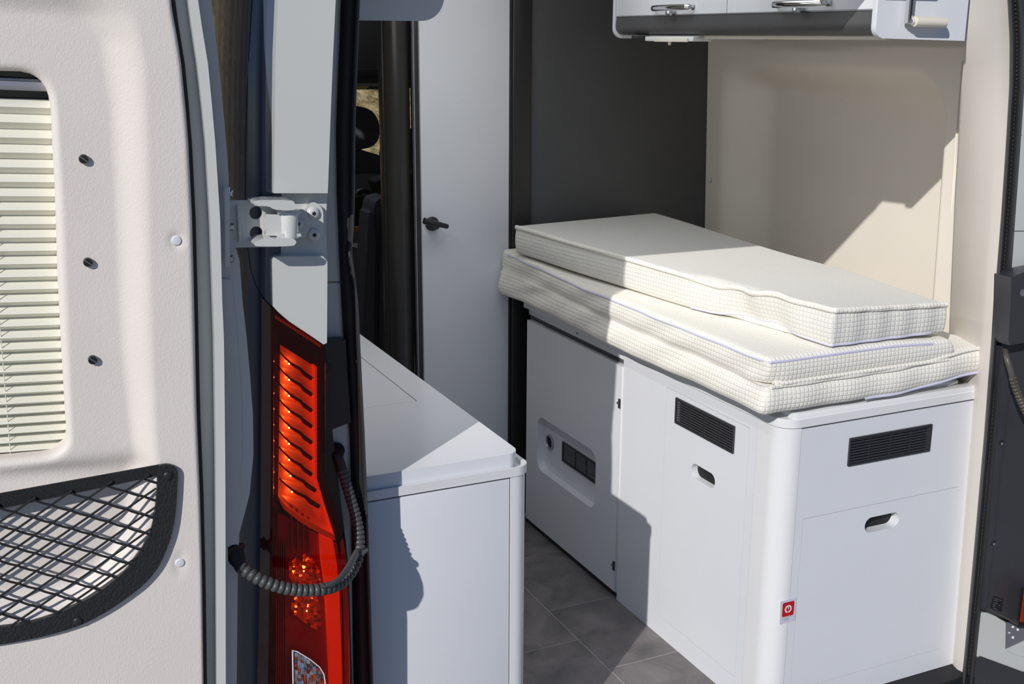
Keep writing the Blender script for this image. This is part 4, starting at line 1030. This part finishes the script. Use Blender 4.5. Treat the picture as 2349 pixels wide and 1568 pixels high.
def in_poly(x, y, P):
    c = False
    for (x0, y0), (x1, y1) in zip(P, P[1:]+P[:1]):
        if (y0 > y) != (y1 > y) and x < (x1-x0)*(y-y0)/(y1-y0)+x0: c = not c
    return c
for lst in ([(664, 1300), (674, 1280), (692, 1272), (710, 1278), (726, 1293), (734, 1318), (735, 1348), (700, 1352), (674, 1340), (664, 1322)], [(668, 1372), (690, 1366), (728, 1366), (734, 1400), (736, 1446), (715, 1440), (690, 1421), (672, 1400)]):
    lst = chaikin(lst, 1); facets('bulb_reflector', lst, 1.744, 9, 9, .0022, .006, M['bulbchrome'], tl)
    cb_ = sum(pxs(lst, 1.742), V())/len(lst); lathe('led', [(.0007, -.0012), (.0012, 0), (.0007, .0012)], cb_+V((-.002, -.006, .004)), (0, -1, 0), M['led'], tl, 10)  # one more added emitter for each bulb bowl
    slab('bulb_bowl', lst, 1.7525, .003, M['reflector'], tl)
for k in range(5):
    x = 634+5.2*k; slab('lens_rib', [(x, 1230+6*k), (x+2, 1231+6*k), (x+1, 1700), (x-2, 1700)], 1.742, .012, M['lampdark'], tl, bev=0)
for k in range(4):
    slab('lens_rib', [(668+13*k, 1160+9*k), (671+13*k, 1161+9*k), (673+13*k, 1270), (670+13*k, 1270)], 1.744, .012, M['lampdark'], tl, bev=0)
bm = bmesh.new()
for k in range(28):
    t = k/28; a = at_y(lerp(633, 738, t), lerp(727, 795, t), 1.7225)
    bm_box(bm, a+V((-.0006, 0, -.0026)), a+V((.0006, .002, .0026)))
o = from_bm('lens_prism', bm, M['reflector'], tl); o['kind'] = 'stuff'
rl = slab('reverse_lamp', rv, 1.7375, .014, M['chrome'], tl, bev=0)
face_to(raw('clear_lens', pxs(rv, 1.7185), [tuple(range(len(rv)))], M['clearlens'], rl, smooth=0), (0, -1, 0))
facets('lamp_facets', [(676, 1497), (684, 1499), (712, 1516), (731, 1532), (740, 1548), (744, 1570), (745, 1640), (680, 1640)], 1.7345, 10, 18, .0014, 0, M['bulbchrome'], rl)
tube('lamp_rim', [p for p in pxs([(673, 1600), (671, 1491), (682, 1494), (712, 1512), (733, 1529), (743, 1545), (747, 1570), (748, 1620)], 1.7178)], .0011, M['clip'], rl, n=6)
# dark cover beside the lamp
pc = thing('pillar_cover', 'dark plastic cover between red tail light and doorway seal', 'cover', at_y(775, 880, 1.79))
slab('cover_plate', [(745, 782), (793, 779), (797, 860), (805, 968), (790, 974), (747, 990)], 1.772, .026, M['black'], pc, bev=.002)
lathe('cover_plug', [(.0095, 0), (.0095, .0015), (.007, .002), (.001, .002)], at_y(750, 844, 1.772), (0, -1, 0), M['rubber'], pc, 24)

# ================================================================== CONDUITS
def hose(path, n_r, r0, r1, name, m, parent, seg=8):
    pts, L_ = resample(spline([at_y(a, b, y) for a, b, y in path], 200), n_r*seg)
    rad = []
    for i in range(len(pts)):
        f = (i % seg)/seg; rad.append(lerp(r0, r1, max(0, sn(pi*f))**.6))
    return tube(name, pts, rad, m, parent, n=16, smooth=70)
cd = thing('cable_conduit', 'dark grey corrugated conduit looping across the red tail light', 'conduit', at_y(690, 1350, 1.66))
hose([(549, 1297, 1.69), (590, 1325, 1.672), (640, 1345, 1.664), (690, 1353, 1.664), (738, 1351, 1.67), (775, 1340, 1.69), (803, 1314, 1.715), (819, 1282, 1.735), (824, 1262, 1.742)], 27, .0068, .0107, 'conduit', M['hose'], cd)
hose([(825, 1260, 1.743), (823, 1220, 1.755), (815, 1180, 1.763), (802, 1135, 1.768), (790, 1095, 1.77), (783, 1074, 1.772)], 18, .0072, .0096, 'conduit', M['hose'], cd)
cp = at_y(825, 1264, 1.742); lathe('collar', [(.008, -.003), (.0145, -.002), (.0145, .001), (.008, .003)], cp, (-.15, .1, 1), M['hose'], cd, 24)
tube('support_strip', [at_y(a, b, y) for a, b, y in ((736, 1347, 1.659), (760, 1340, 1.664), (780, 1326, 1.676), (797, 1305, 1.692), (808, 1285, 1.708), (818, 1268, 1.726))], [.002, .0045, .006, .007, .0075, .0075], M['hose'], cd, n=12, sx=.6, up=(0, -1, 0))
lathe('boot', [(.020, 0), (.020, .004), (.015, .008), (.013, .020), (.0105, .026), (.0100, .036)], at_y(533, 1260, 1.712), (at_y(552, 1298, 1.69)-at_y(533, 1260, 1.712)), M['rubber'], cd, 24)
g_ = at_y(768, 1034, 1.797)
lathe('grommet', [(.0165, 0), (.0165, .004), (.013, .010), (.011, .016)], g_, (0, -1, -.15), M['rubber'], cd, 24)
tube('elbow', spline([g_+V((0, -.012, 0)), at_y(774, 1045, 1.773), at_y(780, 1062, 1.77), at_y(784, 1078, 1.772)], 12), .0085, M['rubber'], cd, n=16)
cd2 = thing('cable_conduit', 'brownish corrugated conduit at right frame edge below black latch cover', 'conduit', at_y(2330, 870, 1.72))
tube('elbow', spline([at_y(2306, 805, 1.765), at_y(2310, 822, 1.745), at_y(2318, 848, 1.735), at_y(2323, 868, 1.732)], 14), .0068, M['hose2'], cd2, n=16)
hose([(2322, 864, 1.732), (2332, 895, 1.728), (2344, 925, 1.724), (2362, 960, 1.72), (2390, 1000, 1.715)], 20, .0062, .0088, 'conduit', M['hose2'], cd2)
tube('moulding_line', [at_y(a, b, 1.7205) for a, b in ((2325, 866), (2334, 894), (2346, 924), (2364, 959))], .0018, M['hose2'], cd2, n=8)

# ================================================================== RIGHT REAR CORNER
rc = thing('corner_cover', 'tall black plastic cover on the right rear pillar beside the seal', 'cover', at_y(2310, 1200, 1.76))
cp0 = slab('cover_base', [(2300, 790), (2430, 790), (2430, 1440), (2344, 1436), (2310, 1420), (2255, 1399), (2262, 1300), (2278, 1100), (2292, 960)], 1.770, .02, M['coverplastic'], rc, bev=.003)
slab('cover_face', [(2322, 905), (2430, 900), (2430, 1442), (2341, 1435), (2312, 1418), (2269, 1397), (2284, 1260), (2300, 1080), (2316, 940)], 1.766, .008, M['coverplastic'], rc, bev=.003, seg=3)
slab('cover_edge', [(2259, 1399), (2268, 1396), (2312, 1417), (2342, 1434), (2340, 1437), (2310, 1420.5), (2267, 1399)], 1.763, .008, M['hose2'], rc, bev=.002)  # paler strip painting a highlight along the cover's bottom edge
for px, py in ((2297, 1015), (2279, 1245)):
    q = at_y(px, py, 1.7690); lathe('fixing_hole', [(.0064, 0), (.0064, .001), (.0062, .0012), (.001, .0012)], q, (0, -1, 0), M['seam'], rc, 20)
    lathe('fixing_clip', [(.0036, .001), (.0030, .0022), (.001, .0023)], q+V((.0008, -.0004, -.0024)), (0, -1, 0), M['inkgrey'], rc, 12)
dk = slab('decal', [(2279, 1366), (2302, 1373), (2298, 1403), (2271, 1393)], 1.7652, .0006, M['seam'], rc, bev=0)
bm = bmesh.new()
for k, (a, b, wd) in enumerate(((2281, 1371, 10), (2280, 1375, 9), (2279.5, 1381, 9), (2278, 1385, 6), (2277, 1389, 5), (2293, 1375, 5), (2291, 1387, 4), (2280, 1394, 7))):
    bm_prism(bm, pxs([(a, b), (a+wd, b+wd*.3), (a+wd, b+wd*.3+1.1), (a, b+1.1)], 1.7648), (0, .0004, 0))
o = from_bm('small_print', bm, M['inkgrey'], dk, smooth=0); o['kind'] = 'stuff'
lc = thing('latch_cover', 'black box-shaped plastic cover above the brown conduit, right edge', 'cover', at_y(2335, 710, 1.74))
slab('cover_body', [(2320, 636), (2349, 624), (2440, 605), (2440, 785), (2349, 786), (2316, 792), (2313, 780), (2318, 700)], 1.735, .05, M['coverplastic'], lc, bev=.006, seg=3)
lathe('screw_recess', [(.0078, 0), (.0078, .0012), (.006, .0012), (.0055, .0002), (.001, .0002)], at_y(2346, 671, 1.735), (0, -1, 0), M['inkgrey'], lc, 20)
for a in ([(2352, 160), (2440, 150), (2440, 309), (2344, 309)], [(2343, 311), (2440, 311), (2440, 528), (2329, 529)], [(2329, 531), (2440, 530), (2440, 640), (2322, 640)]):
    slab('pillar_skin', a, 1.80, .02, M['body'], body, bev=.0015)
slab('pillar_skin', [(2300, 770), (2440, 770), (2440, 1480), (2252, 1480), (2274, 1200)], 1.822, .01, M['body'], body, bev=.001)
bc = thing('body_corner', 'white body corner panel with recessed step below black pillar cover', 'body panel', at_y(2290, 1470, 1.75))
slab('corner_panel', [(2254, 1405), (2268, 1402), (2307, 1428), (2306, 1489), (2318, 1497), (2346, 1506), (2440, 1520), (2440, 1560), (2346, 1546), (2300, 1524), (2243, 1506), (2248, 1405)], 1.792, .02, M['body'], bc, bev=.004, seg=3)
slab('step_top', [(2306, 1490), (2349, 1470), (2440, 1440), (2440, 1524), (2345, 1508)], 1.800, .01, M['body'], bc, bev=.001)
hpz = slab('perforated_plate', [(2306, 1428), (2440, 1400), (2440, 1470), (2306, 1487)], 1.802, .004, M['inkgrey'], bc, bev=0)
for px, py, a in ((2323, 1437, 5.5), (2334, 1443, 5.5), (2323, 1461, 6), (2314, 1450, 3)):
    lathe('bump_stop', [(.0034*a/5.5, 0), (.0034*a/5.5, .002), (.002, .0035), (.0005, .0038)], at_y(px, py, 1.802), (0, -1, 0), M['clip'], hpz, 16)
bu = thing('rear_bumper', 'black plastic rear bumper corner at bottom right', 'bumper', at_y(2300, 1560, 1.75))
slab('bumper_shell', [(2240, 1509), (2251, 1505), (2300, 1523), (2346, 1540), (2440, 1555), (2440, 1800), (2203, 1800), (2233, 1568)], 1.789, .03, M['coverplastic'], bu, bev=.005, seg=3)
tr = thing('tail_light', 'thin red sliver of the right tail light at frame edge', 'tail light', at_y(2345, 1420, 1.73))
slab('lamp_housing', [(2349, 1350), (2440, 1350), (2440, 1436), (2339, 1432)], 1.745, .01, M['housing'], tr)
slab('reflector', [(2352, 1355), (2436, 1355), (2436, 1428), (2343, 1426)], 1.738, .005, M['reflector'], tr, bev=0)
face_to(raw('lens', pxs([(2347, 1350), (2440, 1350), (2440, 1437), (2336, 1432)], 1.724), [(0, 1, 2, 3)], M['redlens'], tr, smooth=0), (0, -1, 0))

# ================================================================== CAB SEEN THROUGH THE AISLE
def seatpart(name, lst, y, d, m, p, bev=.03): return slab(name, chaikin(lst, 2) if name in ('headrest', 'backrest') else lst, y, d, m, p, bev=bev, seg=5)
s1 = thing('cab_seat', 'dark cab seat with rounded headrest seen against the dry hillside', 'seat', at_y(840, 600, 5.0))
seatpart('headrest', [(770, 262), (790, 246), (815, 243), (838, 246), (856, 256), (868, 275), (872, 300), (868, 322), (855, 336), (835, 342), (800, 343), (775, 335)], 4.95, .13, M['seat'], s1, bev=.018)
q0, q1 = at_y(824, 360, 5.02), at_y(824, 338, 5.02); tube('headrest_post', [q0, q1], .012, M['black'], s1)
seatpart('backrest', [(720, 350), (770, 346), (840, 347), (870, 355), (888, 368), (898, 395), (905, 440), (905, 700), (720, 700)], 4.97, .16, M['seat'], s1, bev=.04)
seatpart('back_panel', [(740, 400), (858, 398), (885, 404), (895, 430), (897, 600), (740, 600)], 4.955, .03, M['seat2'], s1, bev=.012)
s2 = thing('cab_seat', 'second dark cab seat just showing behind the dark door column', 'seat', at_y(905, 500, 5.15))
seatpart('backrest', [(895, 305), (905, 296), (930, 292), (970, 300), (985, 340), (990, 700), (893, 700), (889, 360)], 5.15, .14, M['seat'], s2, bev=.03)
s3 = thing('dinette_seat', 'dark upholstered dinette seat back left of the black door column', 'seat', at_y(880, 700, 4.2))
seatpart('backrest', [(858, 470), (866, 458), (880, 453), (960, 452), (960, 860), (836, 860), (844, 700), (850, 560)], 4.2, .16, M['seat'], s3, bev=.02)
seatpart('side_wing', [(846, 490), (852, 484), (858, 490), (862, 560), (856, 860), (826, 860), (838, 640)], 4.17, .12, M['seat'], s3, bev=.015)
tube('piping', [at_y(a, b, 4.195) for a, b in ((868, 860), (868, 700), (872, 520), (875, 470), (884, 459), (930, 456))], .004, M['black'], s3, n=8)
bt = thing('belt_tower', 'black angular seat belt tower rising over the dinette seat', 'belt tower', at_y(885, 440, 4.3))
seatpart('tower_cap', [(862, 418), (872, 413), (960, 394), (960, 452), (880, 454), (872, 440)], 4.3, .12, M['black'], bt, bev=.008)
bg_ = thing('carry_bag', 'black bag with looped handle standing behind the dinette seat', 'bag', at_y(835, 520, 4.45))
seatpart('bag_body', [(790, 452), (850, 450), (866, 462), (866, 518), (790, 520)], 4.45, .2, M['black'], bg_, bev=.01)
tube('handle', spline([at_y(812, 452, 4.5), at_y(822, 440, 4.5), at_y(838, 436, 4.5), at_y(855, 444, 4.5), at_y(862, 456, 4.5)], 16), .012, M['black'], bg_, n=8)
sh = setp(slab('wood_shelf', [(780, 521), (860, 521), (860, 531), (780, 531)], 4.42, .3, M['wood'], bev=.003), 'narrow brown wooden shelf board under the black bag', 'shelf')
bx = thing('seat_box', 'grey box with pale panel below the wooden shelf', 'box', at_y(830, 570, 4.4))
slab('box_front', [(790, 532), (850, 532), (850, 640), (790, 640)], 4.43, .25, M['seat2'], bx, bev=.004)
slab('pale_panel', [(790, 558), (842, 557), (842, 585), (822, 570), (812, 566), (790, 564)], 4.42, .008, M['clip'], bx, bev=.001)
sv = thing('sun_visor', 'dark sun visor carrying a yellow warning label above the hillside view', 'sun visor', at_y(860, 196, 4.74))
slab('visor_board', [(790, 178), (905, 178), (905, 203), (885, 205), (790, 205)], 4.73, .015, M['cab'], sv, bev=.004)
slab('pale_label', [(790, 191), (886, 191), (880, 198), (856, 198), (850, 197), (790, 197)], 4.727, .002, M['alu'], sv, bev=0)
slab('yellow_label', [(790, 197.5), (848, 197.5), (840, 203), (790, 203.5)], 4.727, .002, M['yellow'], sv, bev=0)
